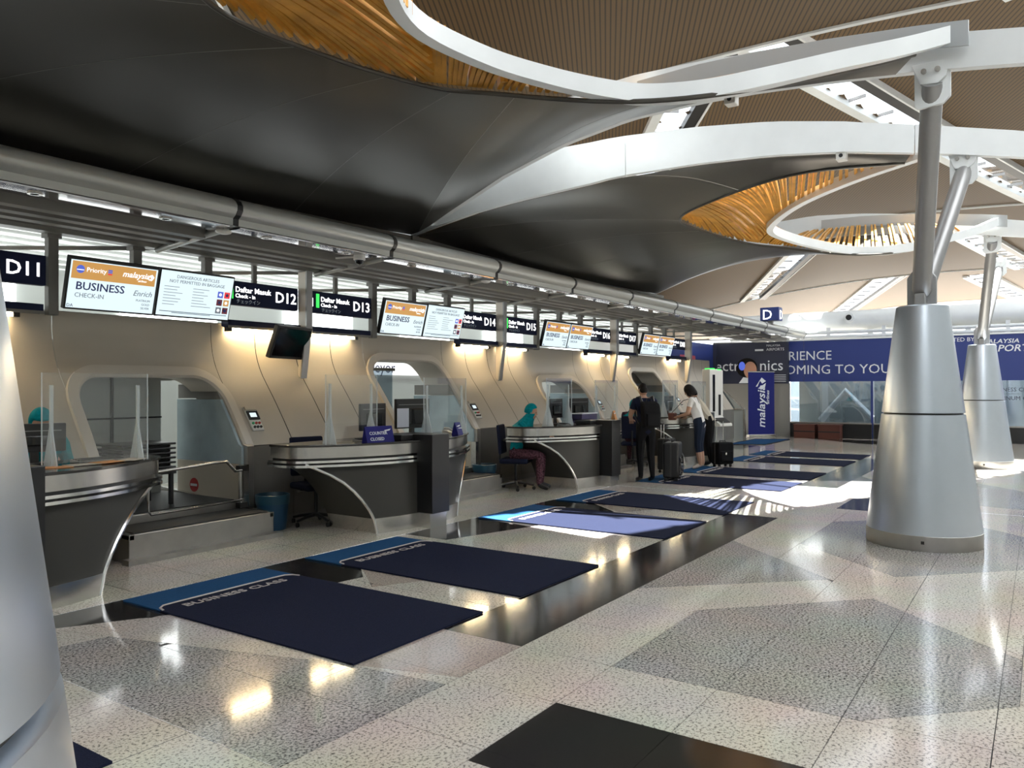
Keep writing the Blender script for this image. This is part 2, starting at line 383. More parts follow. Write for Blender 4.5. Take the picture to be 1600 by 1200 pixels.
# ---------------------------------------------------------------- conical columns with V struts
def column(cx, cy, label, tops):
    t = thing('conical_column', label, 'column', (cx, cy, 0), group=None)
    rz = lambda z: lerp(.553, .248, (z-.16)/(2.5-.16))
    sk = obj('base_skirt', MB().lathe([(.55, 0), (.553, .004), (.553, .15), (.545, .155)], (cx, cy), 64), 'steel_dull', t, True)
    obj('lower_cladding', MB().lathe([(rz(.158)-.004, .15), (rz(.16)-.004, .166), (rz(1.356), 1.356), (rz(1.36)-.012, 1.36)], (cx, cy), 72), 'alu', t, True)
    obj('shadow_joint', MB().lathe([(rz(1.34)-.02, 1.34), (rz(1.4)-.02, 1.4)], (cx, cy), 64), 'black', t, True)
    obj('upper_cladding', MB().lathe([(rz(1.38)-.012, 1.374), (rz(1.378), 1.378), (rz(2.49), 2.49), (.238, 2.5), (.06, 2.5)], (cx, cy), 72), 'alu', t, True)
    obj('base_bolt', MB().obox((cx-.553*math.cos(.1), cy-.553*math.sin(.1), .09), (.02, .03, .03)), 'black', sk)
    obj('saddle_plate', MB().box(cx-.20, cx+.20, cy-.05, cy+.05, 2.48, 2.62).prism_x([(cy-.14, 2.5), (cy+.14, 2.5), (cy+.14, 2.80), (cy+.09, 2.87), (cy-.09, 2.87), (cy-.14, 2.80)], cx-.03, cx+.03), 'strut_grey', t, bevel=.01)
    for (tx, ty, tz) in tops:
        a = Vector((cx+(.05 if tx > cx else -.05), cy, 2.62)); b = Vector((tx, ty, tz-.18)); d = (b-a).normalized()
        st = obj('strut', MB().tube([a, a+d*.06, b-d*.05, b+d*.06], [.07, .092, .092, .08], 20), 'strut_grey', t, True)
        pl = obj('gusset_plate', MB().prism_x([(ty-.15, tz+.04), (ty-.15, tz-.26), (ty-.09, tz-.32), (ty+.11, tz-.34), (ty+.14, tz-.31), (ty+.14, tz+.04)], tx-.02, tx+.02)
                 .prism_x([(ty-.16, tz+.06), (ty-.12, tz-.08), (ty-.05, tz-.14), (ty+.09, tz-.13), (ty+.16, tz+.06)], tx-.05, tx-.015), 'white_paint', t, bevel=.006)
        for bx in (-.05, .06): obj('bolt', MB().tube([(tx-.075, ty+bx, tz-.02), (tx-.045, ty+bx, tz-.02)], .024, 10), 'steel', pl)
    return t
NEAR = [(-2, 3.8), (.15, 4.27), (1.2, 4.45), (2.03, 4.57), (2.88, 4.63), (3.78, 4.63), (4.89, 4.58), (5.28, 4.52), (6.38, 4.39), (6.95, 4.3), (7.56, 4.16), (8.1, 4.03), (8.6, 3.9)]
NEARH = [(-2, .24), (.15, .30), (1.8, .36), (2.66, .42), (3.78, .49), (4.89, .55), (5.81, .62), (8, .5), (8.6, .4)]
FAR = [(-2, 3.85), (.1, 4.34), (.88, 4.5), (1.68, 4.64), (2.45, 4.75), (3.12, 4.82), (4.1, 4.87), (5.11, 4.80), (6.22, 4.6), (7.36, 4.28), (8.04, 4.07), (8.6, 3.9)]
ofs = lambda Y: .189*(8.1-Y)
PITCH_X = 9.26
column(.03, .97, 'silver conical column clad in metal, right beside where the photographer stands', [(-1.3, .77, 4.48), (1.37, .72, 4.32)])
column(9.28, 1.04, 'large silver conical column with two V struts standing on a hexagonal grey inlay', [(7.93, .8, 4.50), (10.64, .75, 4.36)])
column(18.62, 1.0, 'smaller-looking silver conical column farther off before the blue shop wall', [(17.25, .75, 4.50), (19.9, .75, 4.36)])

# ---------------------------------------------------------------- leaf-shaped metal canopies with slatted eyes
EDGE = [(1.6, 1.4, 4.46), (1.52, 2.77, 4.5), (2.69, 4.43, 4.55), (3.6, 5.18, 4.55), (4.52, 4.98, 4.45), (5.3, 4.5, 4.33), (5.62, 3.98, 4.25), (5.97, 2.99, 4.08), (6.29, 2.18, 4.07), (6.92, 1.41, 4.28), (7.6, .9, 4.55)]
RIMN = [(1.62, 1.1, 4.52), (2.3, 2.1, 4.5), (3.05, 3.0, 4.45), (3.8, 3.6, 4.38), (4.4, 3.86, 4.33), (5.1, 3.74, 4.28)]
RIMF = [(5.58, 3.42, 4.20), (5.92, 3.05, 4.12), (6.12, 2.75, 4.08), (6.28, 2.3, 4.07), (6.46, 1.83, 4.13), (6.78, 1.40, 4.26), (7.2, 1.0, 4.42), (7.72, .68, 4.64)]
def leaf(X0, label):
    root = thing('ceiling_canopy', label, 'canopy', (X0, 8.1, 3.9))
    Wp = lambda p: Vector((p[0]+X0, p[1], p[2]))
    E = [Wp(p) for p in spline(EDGE, 121)]
    def edge(u): i = min(119, int(u*120)); return E[i].lerp(E[i+1], u*120-i)
    def outer(u):
        if u < .3: Y = lerp(1.3, 8.1, u/.3); return Vector((X0+ofs(Y), Y, interp(NEAR, Y)))
        if u < .62: t = (u-.3)/.32; return Vector((X0+lerp(0, 9.28, t), 8.1+.25*math.sin(PI*t), 4.04-.08*math.sin(PI*t)))
        Y = lerp(8.1, 1.1, (u-.62)/.38); return Vector((X0+9.28-ofs(Y), Y, interp(FAR, Y)))
    def surf(u, v):
        p = outer(u).lerp(edge(u), v); p.z += .13*math.sin(PI*v)*math.sin(PI*min(1, max(0, u)))**.5; return p
    cuts = [0, .15, .3, .38, .46, .54, .62, .74, .87, 1]
    for a, b in zip(cuts, cuts[1:]):
        obj('soffit_panel', MB().grid(lambda s, v: surf(lerp(a, b, s), v), 14, 16), 'soffit', root, True)
    for c in cuts[1:-1]:
        obj('seam', MB().tube([surf(c, v/20)+Vector((0, 0, .004)) for v in range(21)], .006, 6), 'soffit_seam', root)
    back = [Vector((X0+lerp(-.2, 9.48, t/8), 8.15+.25*math.sin(PI*t/8), 4.0)) for t in range(9)]
    obj('rear_beam', MB().sweep(back, .3, .35, -.35), 'soffit', root)
    obj('edge_trim', MB().tube([E[i] for i in range(0, 121, 2)], .022, 8), 'soffit', root, True)
    ys = [8.5-.25*i for i in range(43)]
    for (i0, i1) in ((0, 15), (15, 29), (29, 42)):
        yy = ys[i0:i1+1]
        obj('fascia_panel', MB().sweep([(X0+ofs(y)-.06, y-(.004 if y == yy[0] else -.004 if y == yy[-1] else 0), interp(NEAR, y)) for y in yy], .09, [interp(NEARH, y) for y in yy]), 'white_paint', root, True)
        obj('far_beam', MB().sweep([(X0+9.28-ofs(y)+.05, y, interp(FAR, y)+.01) for y in yy], .1, [interp(NEARH, y) for y in yy]), 'white_paint', root, True)
    rn = [Wp(p) for p in spline(RIMN + RIMF, 70)]
    obj('eye_rim', MB().sweep(rn, .11, .15, -.02), 'white_paint', root, True)
    iface = [Vector((X0+9.28-ofs(y)-.10, y, interp(FAR, y)+.02)) for y in [3.9-.2*i for i in range(18)]]
    obj('shaded_beam_face', MB().sweep(iface, .02, .22, .14), 'shade_grey', root, True)  # grey strip paints in the shade on the beam's inner face
    en = spline([EDGE[3], EDGE[2], EDGE[1], EDGE[0]], 141); fn = spline([EDGE[3], EDGE[4], EDGE[5], RIMN[4], RIMN[3], RIMN[2], RIMN[1], RIMN[0]], 141)
    e2 = spline(EDGE[5:8], 61); f2 = spline([RIMN[4], RIMN[5]] + RIMF[:2], 61)
    pairs = [(en[int(140*(i+1)/57)], fn[int(140*(i+1)/57)]) for i in range(56)] + [(e2[int(60*i/27)], f2[int(60*i/27)]) for i in range(26)]
    for pa, pb in pairs:
        a = Wp(pa); b = Wp(pb); L = (b-a).length
        pts = []
        for j in range(9):
            s = j/8; p = a.lerp(b, s); p.z += .04 + min(.10, .12*L)*math.sin(PI*s); pts.append(p)
        obj('slat', MB().sweep(pts, .04, .11), 'gold_slat', root)
    rf = spline([(5.5, 3.9, 4.27)] + RIMF, 60)
    for i in range(30):
        a = Wp(rf[int(59*(i+1)/36)]); y = a.y+.35; b = Vector((X0+9.28-ofs(y)-.11, y, interp(FAR, y)+.15)); a = a+Vector((0, 0, .03))
        m = (a+b)/2; m.z += .03
        obj('slat', MB().sweep([a, a.lerp(m, .6), m, m.lerp(b, .6), b], .035, .05), 'gold_slat', root)
    det = surf(.19, .55)
    return root
LA = leaf(0, 'dark metal canopy with amber slatted eye, nearest D11, D12 and D13 signs')
LB = leaf(PITCH_X, 'dark metal canopy with gold slatted eye above D14 to D17 signs')
for (x, y, z) in ((10.37, 2.05, 4.55), (8.26, 2.75, 4.76)):
    r = thing('ceiling_sensor', 'small white sensor box under the %s canopy edge' % ('second' if x > 9 else 'first'), 'sensor', (x, y, z))
    obj('housing', MB().box(x-.05, x+.09, y-.06, y+.06, z-.07, z+.04), 'plastic_white', r, bevel=.01)
    obj('lens', MB().tube([(x-.055, y, z-.02), (x-.045, y, z-.02)], .025, 10), 'black', r)

# ---------------------------------------------------------------- high timber roof with skylights
XA, PB = 23.7, 28.1
def roof_z(X, Y):
    u = ((X-XA) / PB) % 1.0
    return 12.0 + 2.2*(1-u)**1.4 - .0045*(Y-7)**2 if abs(Y-7) < 24 else 12.0 + 2.2*(1-u)**1.4 - .0045*576 - .1*(abs(Y-7)-24)
def roof_hit(px, py, bay):
    d = ray(px, py); lo = XA + bay*PB; t = 5.
    while t < 400:
        p = Vector((0, 0, EYE)) + d*t
        if p.x > lo-.01 and p.z >= roof_z(min(p.x, lo+PB-.001), p.y): return p
        if p.x > lo+PB: return p
        t += .1
    return p
STRIPS = [(0, (1133, 26), (1600, 290), .62), (0, (1126, 40), (1040, 205), .62), (1, (1312, 333), (1173, 487), .8), (1, (1492, 352), (1600, 412), .8),
          (2, (1394, 427), (1326, 478), 1.0), (2, (1527, 429), (1600, 464), 1.0)]
SL = []
for bay, a, b, hw in STRIPS:
    p = roof_hit(*a, bay); q = roof_hit(*b, bay); d = (q-p); d.z = 0
    k = (XA+(bay+1)*PB-.3-p.x)/d.x; k = min(k, 42/max(1e-6, abs(d.y))) ; SL.append((bay, Vector((p.x, p.y)), Vector((p.x+d.x*k, p.y+d.y*k)), hw))
for i in (0, 1):    # same skylights repeated one roof bay nearer, unseen, added and widened for sun patches
    _, p, q, hw = SL[i]; SL.append((-1, p-Vector((PB, 0)), q-Vector((PB, 0)), 1.0))
for bay in range(-2, 3):
    x0 = XA+bay*PB; m = MB(); nx, ny = int(PB/.4), int(44/.4)
    x00 = max(x0, -14.)
    if x00 >= x0+PB: continue
    nx = int((x0+PB-x00)/.4); strips = [s for s in SL if s[0] == bay]
    idx = {}
    for i in range(nx+1):
        for j in range(ny+1):
            X = lerp(x00, x0+PB, i/nx); Y = -2+44*j/ny
            Xe = min(X, x0+PB-.0001); idx[i, j] = len(m.v); m.v.append((X, Y, roof_z(max(Xe, x0+.0001), Y)))
    for i in range(nx):
        for j in range(ny):
            X = lerp(x00, x0+PB, (i+.5)/nx); Y = -2+44*(j+.5)/ny; skip = False
            for _, p, q, hw in strips:
                d = (q-p); L = d.length; d = d/L; r = Vector((X, Y))-p; s = r.dot(d)
                if 0 < s < L and abs(r.x*d.y-r.y*d.x) < hw: skip = True
            if not skip: m.f.append((idx[i, j], idx[i+1, j], idx[i+1, j+1], idx[i, j+1])); m.m.append(0)
    r = tag(obj('ceiling_%d' % (bay+3), m, 'roof_timber', smooth=True), kind='structure')
    obj('edge_trim', MB().tube([(x0+PB-.02, -2+2*i, roof_z(x0+PB-.001, -2+2*i)-.02) for i in range(23)], .09, 6), 'white_paint', r)
for n, (bay, p, q, hw) in enumerate(SL):
    L = (q-p).length; d = (q-p)/L; nrm = Vector((-d.y, d.x)); zz = lambda c: roof_z(min(max(c.x, XA+bay*PB+.001), XA+(bay+1)*PB-.001), c.y)
    r = tag(obj('window_%d' % (n+1), MB().sweep([(c.x, c.y, zz(c)-.22) for c in [p+d*(L*i/30)+nrm*(hw+.17) for i in range(31)]], .42, .3), 'white_paint'), kind='structure')
    obj('side_rail', MB().sweep([(c.x, c.y, zz(c)-.22) for c in [p+d*(L*i/30)-nrm*(hw+.2) for i in range(31)]], .5, .3), 'black', r)
    obj('side_rail', MB().sweep([(c.x, c.y, zz(c)-.26) for c in [p+d*(L*i/30)-nrm*(hw+.48) for i in range(31)]], .09, .3), 'white_paint', r)
    k = int(L/2)
    for i in range(k):
        a, b = p+d*(L*i/k+.03), p+d*(L*(i+1)/k-.03)
        vs = [(a+nrm*hw), (b+nrm*hw), (b-nrm*hw), (a-nrm*hw)]
        zs = [zz(v)+.12 for v in vs]
        obj('pane', MB().add([(v.x, v.y, z) for v, z in zip(vs, zs)] + [(v.x, v.y, z+.02) for v, z in zip(vs, zs)], [(0, 1, 2, 3), (7, 6, 5, 4), (0, 4, 5, 1), (1, 5, 6, 2), (2, 6, 7, 3), (3, 7, 4, 0)]), 'glass_sky', r)
        c = p+d*(L*i/k); obj('glazing_bar', MB().sweep([(c+nrm*hw).to_3d()+Vector((0, 0, zz(c)-.05)), (c-nrm*hw*.2).to_3d()+Vector((0, 0, zz(c)-.05))], .07, .12), 'strut_grey', r)

# unseen glazed roof strip, added for top light, and the closing walls
wg = tag(obj('window_9', MB().box(-14, 108, -2.3, -1.9, 12.2, 12.6), 'white_paint'), kind='structure')
obj('ridge_beam', MB().box(-14, 108, -14.2, -13.8, 11.2, 11.6), 'white_paint', wg)
for i in range(41):
    x = -14+3.05*i; obj('glazing_bar', MB().sweep([(x, -2.1, 12.4), (x, -14, 11.4)], .16, .22), 'white_paint', wg)
    if i < 40:
        for j in range(4):
            y0, y1 = -2.1-(0, 2.0, 4.0, 6.0, 11.9)[j], -2.1-(0, 2.0, 4.0, 6.0, 11.9)[j+1]; z0, z1 = 12.56+(y0+2.1)/11.9, 12.56+(y1+2.1)/11.9
            obj('pane', MB().add([(x+.05, y0, z0), (x+3, y0, z0), (x+3, y1, z1), (x+.05, y1, z1)], [(0, 1, 2, 3)]), 'added_frost_glass' if j < 3 else 'white_paint', wg)  # outer row opaque, keeps the added daylight off the desks
tag(obj('wall_right', MB().box(-14, 108, -14.4, -14.0, 0, 11.5), 'panel_pale'), kind='structure')  # unseen wall added to block low sky light from this side
tag(obj('wall_behind', MB().box(-14.4, -14, -14.4, 42, 0, 14.5), 'panel_pale'), kind='structure')  # unseen wall added to shut out low sky behind
tag(obj('wall_left', MB().box(-14, 108, 42, 42.4, 0, 14.5), 'panel_pale'), kind='structure')
# ---------------------------------------------------------------- curved counter wall with portals
PROF = [(0, 7.70), (.97, 7.70), (1.2, 7.85), (1.5, 8.06), (1.8, 8.29), (1.95, 8.38), (2.1, 8.43), (2.25, 8.455), (2.5, 8.46)]
def Yw(z): return interp(PROF, z)
def Ywn(z):
    a = (Yw(z+.04)-Yw(z-.04))/.08; n = Vector((0, -1, a)).normalized(); return n
ZT = 2.46
wall = tag(obj('wall_back', MB().box(-4, 23.7, 8.62, 8.7, ZT-.02, ZT+.02), 'wall_grey'), kind='structure')
def wpanel(x0, x1, zlo, zhi=ZT, name='wall_panel', m='wall_paint', n=1, g=.006):
    """panel on the curved profile; zlo may be a function of x"""
    mb = MB(); f = zlo if callable(zlo) else (lambda x: zlo); xs = [lerp(x0+g, x1-g, i/n) for i in range(n+1)]
    def fn(u, v):
        x = xs[min(n, int(round(u*n)))]; z = lerp(f(x), zhi, v); return (x, Yw(z), z)
    mb.grid(fn, n, 16)
    return obj(name, mb, m, wall, True)
PORT = [(.32, 1.86), (4.92, 1.86), (9.37, 2.16), (13.87, 1.86), (18.3, 2.12)]   # centre x, top z
HWp = .93; RC = .38
def ptop(cx, zt):
    def f(x):
        d = HWp-abs(x-cx)
        if d <= 0: return .97
        return zt-RC+math.sqrt(max(0, RC*RC-(RC-d)**2)) if d < RC else zt
    return f
edges = [-4.0]
for i, (cx, zt) in enumerate(PORT):
    a, b = cx-HWp-.0, cx+HWp
    s0 = edges[-1]; n = max(1, round((a-s0)/.65))
    for k in range(n):
        xa, xb = lerp(s0, a, k/n), lerp(s0, a, (k+1)/n); wpanel(xa, xb, .975); obj('dado_panel', MB().box(xa+.004, xb-.004, 7.70, 7.74, .09, .965), 'dado', wall)
    obj('plinth', MB().box(s0, a, 7.72, 7.78, 0, .09), 'wall_grey', wall)
    wpanel(a, b, ptop(cx, zt), n=40, g=.001)
    edges.append(b)
s0 = edges[-1]; n = 6
for k in range(n):
    xa, xb = lerp(s0, 23.3, k/n), lerp(s0, 23.3, (k+1)/n); wpanel(xa, xb, .975); obj('dado_panel', MB().box(xa+.004, xb-.004, 7.70, 7.74, .09, .965), 'dado', wall)
obj('plinth', MB().box(s0, 23.3, 7.72, 7.78, 0, .09), 'wall_grey', wall)
# dark backing so that joints read as thin lines
for i in range(len(edges)):
    a = edges[i]; b = PORT[i][0]-HWp if i < len(PORT) else 23.3
    obj('backing', MB().grid(lambda u, v: (lerp(a+.02, b-.02, u), Yw(.1+v*(ZT-.12))+.05, .1+v*(ZT-.12)), 2, 24), 'joint', wall)
for i, (cx, zt) in enumerate(PORT):
    fr = []
    N = 10
    path = [(cx-HWp, .60)] + [(cx-HWp, z) for z in (.8, .97, 1.1, 1.2, 1.35, 1.5)] + [(cx-HWp+RC-RC*math.cos(PI/2*k/N), zt-RC+RC*math.sin(PI/2*k/N)) for k in range(N+1)]
    path = [p for j, p in enumerate(path) if j == 0 or p != path[j-1]]; path.sort(key=lambda p: (p[0], p[1])); path += [(2*cx-x, z) for x, z in reversed(path)]
    rs = []
    for j, (x, z) in enumerate(path):
        x2, z2 = path[min(j+1, len(path)-1)]; x1, z1 = path[max(j-1, 0)]; t = Vector((x2-x1, z2-z1)).normalized(); nn = Vector((t.y, -t.x))   # inward normal
        def P(du, dn):
            X, Z = x+nn.x*du, z+nn.y*du; q = Vector((X, Yw(Z), Z)) + Ywn(z)*dn; return q
        a, b = P(-.035, .005), P(-.03, .035); c, d = P(.07, .035), P(.09, .01); e = d+Vector((0, .55, 0)); f2 = a+Vector((0, .55, 0))
        rs.append([a, b, c, d, e, f2])
    obj('portal_frame', MB().rings(rs), 'frame_paint', wall, True)
# rear room seen through the portals and above the wall
wr = tag(obj('wall_rear', MB().box(-6, 24, 12.6, 12.7, 0, 5), 'panel_pale'), kind='structure')
cl = tag(obj('ceiling_rear', MB().box(-6, 23.9, 8.75, 12.6, 3.72, 3.8), 'louvre'), kind='structure')
for i in range(9): obj('louvre_slat', MB().obox((9, 9.3+.38*i, 3.62-.015*i), (29.6, .34, .02), Matrix.Rotation(math.radians(18), 3, 'X')), 'louvre', cl)
for i in range(8):
    obj('light_panel', MB().box(-3.2+3.4*i, -1.4+3.4*i, 12.52, 12.6, 2.45, 3.25), 'lamp_cold', wr)
    al = bpy.data.lights.new('rear_room_fill', 'AREA'); al.shape = 'RECTANGLE'; al.size = 3; al.size_y = 1.2; al.energy = 60; al.color = (.95, 1, 1)  # unseen area lights added to brighten the louvres and rear room
    ao = bpy.data.objects.new('rear_room_fill', al); COL.objects.link(ao); ao.location = (-2+3.4*i, 10.6, 2.6); ao.rotation_euler = (PI, 0, 0)
    al2 = al.copy(); al2.energy = 5; ao2 = bpy.data.objects.new('rear_room_fill', al2); COL.objects.link(ao2); ao2.location = (-2+3.4*i, 10.6, 3.3)

# ---------------------------------------------------------------- lattice canopy above the counters with bullnose gutter
cp = thing('counter_canopy', 'long grey metal lattice canopy with rounded gutter above the check-in counters', 'canopy', (0, 6.9, 3.2))
JX = [4.995+2.305*k for k in range(-4, 11)]
def tubesec(x):   # bullnose
    return [(x, 6.98+.26*math.cos(a), 3.48+.14*math.sin(a)) for a in [math.radians(d) for d in (60, 80, 95, 110, 130, 150, 170, 190, 210, 225)]] + [(x, 6.80, 3.312), (x, 7.14, 3.305), (x, 7.15, 3.40)]
for a, b in zip(JX, JX[1:]):
    obj('gutter_section', MB().rings([tubesec(a+.03), tubesec(b-.03)]), 'tube_grey', cp, True)
    obj('mirror_strip', MB().box(a+.06, b-.06, 6.81, 7.13, 3.292, 3.304), 'mirror_strip', cp)
    for k in range(3): obj('canopy_fin', MB().prism_x([(7.26+.27*k, 3.40), (7.28+.27*k, 3.235), (7.36+.27*k, 3.225), (7.40+.27*k, 3.40)], a+.02, b-.02), 'fin_grey', cp)
    obj('back_beam', MB().prism_x([(8.04, 3.42), (8.06, 3.24), (8.14, 3.215), (8.30, 3.215), (8.30, 3.42)], a, b), 'fin_grey', cp)
    if a < 14: obj('deck_sheet', MB().box(a, b, 6.95, 8.3, 3.42, 3.435), 'joint', cp)
for i, x in enumerate(JX):
    obj('joint_collar', MB().rings([[(q[0], 6.98+(q[1]-6.98)*1.02, 3.44+(q[2]-3.44)*1.03) for q in tubesec(x-.032)], [(q[0], 6.98+(q[1]-6.98)*1.02, 3.44+(q[2]-3.44)*1.03) for q in tubesec(x+.032)]]), 'black', cp)
    arm = obj('cross_arm', MB().tube([(x, 6.95, 3.30), (x, 8.2, 3.205)], .035, 10), 'tube_grey', cp, True)
    if i % 2 == 0: obj('arm_cap', MB().ellipsoid((x, 7.0, 3.275), (.09, .07, .03), 12, 6), 'plastic_white', arm)
    obj('upper_brace', MB().tube([(x+.1, 8.2, 3.24), (x-1.2, 9.6, 3.2)], .025, 8), 'fin_grey', cp)
for k in range(-1, 6): obj('gutter_lip', MB().tube([(JX[0], 7.12, 3.62), (JX[-1], 7.12, 3.62)], .02, 6), 'tube_grey', cp); break
for i, x in enumerate([3.15+1.18*k for k in range(18)]):
    d = thing('downlight', 'round recessed spotlight in the mirrored strip under the canopy gutter', 'light', (x, 6.97, 3.292), group='spotlights under the canopy gutter')
    obj('trim_ring', MB().lathe([(.055, 3.28), (.06, 3.284), (.06, 3.292), (.035, 3.292), (.035, 3.28)], (x, 6.97), 20), 'steel', d)
    obj('bulb', MB().lathe([(.005, 3.281), (.034, 3.283), (.034, 3.292), (.005, 3.292)], (x, 6.97), 16), 'lamp_spot' if i % 3 != 1 else 'sign_black', d)
# ================================================================ OBJECTS
POSTX = [2.52, 7.12, 11.74, 16.33, 20.93]
SIGNS = [('D10', 'D11'), ('D12', 'D13'), ('D14', 'D15'), ('D16', 'D17'), ('D18', None)]
def nm(i): return '%s and %s' % SIGNS[i] if SIGNS[i][1] else SIGNS[i][0]
for i, x in enumerate(POSTX):
    t = thing('sign_post', 'light grey flat metal post hanging from the canopy, holding the %s sign' % SIGNS[i][0], 'post', (x, 8.25, 1.8))
    obj('post_blade', MB().prism_x([(8.14, 3.24), (8.31, 3.24), (8.31, 1.815), (8.255, 1.785), (8.235, 1.80), (8.17, 2.2), (8.14, 2.5)], x-.03, x+.03), 'frame_paint', t, bevel=.005)
    obj('post_edge', MB().box(x-.05, x+.05, 8.115, 8.14, 2.45, 3.24).obox((x, 8.19, 2.12), (.1, .025, .68), Matrix.Rotation(math.radians(8.5), 3, 'X')), 'strut_grey', t)
    obj('end_cap', MB().box(x-.02, x+.02, 8.235, 8.27, 1.78, 1.80), 'black', t)
for i in range(4):
    for j, off in enumerate((3.92, 4.81, 5.70)):
        x = off+4.6*i
        if x > 20: continue
        t = thing('sign_hanger', 'dark grey hanger %s the two screens after %s sign' % (('left of', 'behind', 'right of')[j], SIGNS[i][1]), 'hanger', (x, 8.3, 2.4))
        obj('hanger_bar', MB().box(x-.05, x+.05, 8.27, 8.36, 2.40 if j == 0 else 2.80, 3.26), 'fin_grey', t, bevel=.006)
        obj('bracket', MB().box(x-.07, x+.07, 8.25, 8.38, 3.18, 3.24), 'fin_grey', t)
# lamp rails with tube lamps under them
for i, x in enumerate(POSTX):
    x1 = x+1.30 if SIGNS[i][1] else x+.1
    t = thing('lamp_rail', 'dark lighting trough with tube lamps under the %s signs' % nm(i), 'light', (x, 8.3, 2.4))
    obj('trough', MB().prism_x([(8.26, 2.50), (8.40, 2.50), (8.40, 2.42), (8.34, 2.405), (8.26, 2.405)], x-1.16, x1), 'sign_navy', t, bevel=.006)
    obj('trough_lip', MB().box(x-1.16, x1, 8.245, 8.26, 2.40, 2.43), 'fin_grey', t)
    for s in ((-1, 1) if SIGNS[i][1] else (-1,)):
        a, b = (x+s*.2, x+s*1.08)
        obj('tube_lamp', MB().tube([(a, 8.37, 2.385), (b, 8.37, 2.385)], .02, 10), 'lamp_warm', t, True)
        for e in (a, b): obj('lamp_holder', MB().box(e-.03, e+.03, 8.33, 8.41, 2.36, 2.42), 'black', t)
# ceramic-white rail lamps reach the wall; overhead check-in signs
def suitcase_icon(r, x, z, h):
    obj('luggage_pictogram', MB().box(x, x+h*.62, -.0345, -.031, z, z+h*.78).box(x+h*.18, x+h*.24, -.0345, -.031, z+h*.78, z+h*.95).box(x+h*.38, x+h*.44, -.0345, -.031, z+h*.78, z+h*.95).box(x+h*.18, x+h*.44, -.0345, -.031, z+h*.92, z+h), 'sign_white', r, local=True)
for i, x in enumerate(POSTX):
    for s, num in zip((-1, 1), SIGNS[i]):
        if not num: continue
        x0 = x-1.36 if s < 0 else x+.03
        t = thing('counter_sign', 'navy hanging check-in sign with white lettering numbered %s' % num, 'sign', (x0, 8.31, 2.69))
        obj('sign_box', MB().box(0, 1.30, -.03, .06, 0, .30), 'sign_navy', t, bevel=.004, local=True)
        suitcase_icon(t, .08, .085, .15)
        obj('green_bar', MB().box(.23, .285, -.0345, -.031, .075, .265), 'sign_green', t, local=True)
        text('Daftar Masuk', .095, .315, -.032, .165, 'sign_white', t, width=1.05)
        text('Check - in', .068, .315, -.032, .095, 'sign_white', t, width=1.05)
        text('チェックイン', .060, .33, -.032, .028, 'scr_grey', t)
        text(num, .195, 1.275, -.032, .085, 'sign_white', t, align='RIGHT', width=1.03)
        obj('mount', MB().box(.62, .68, .02, .06, .28, .56), 'fin_grey', t, local=True)
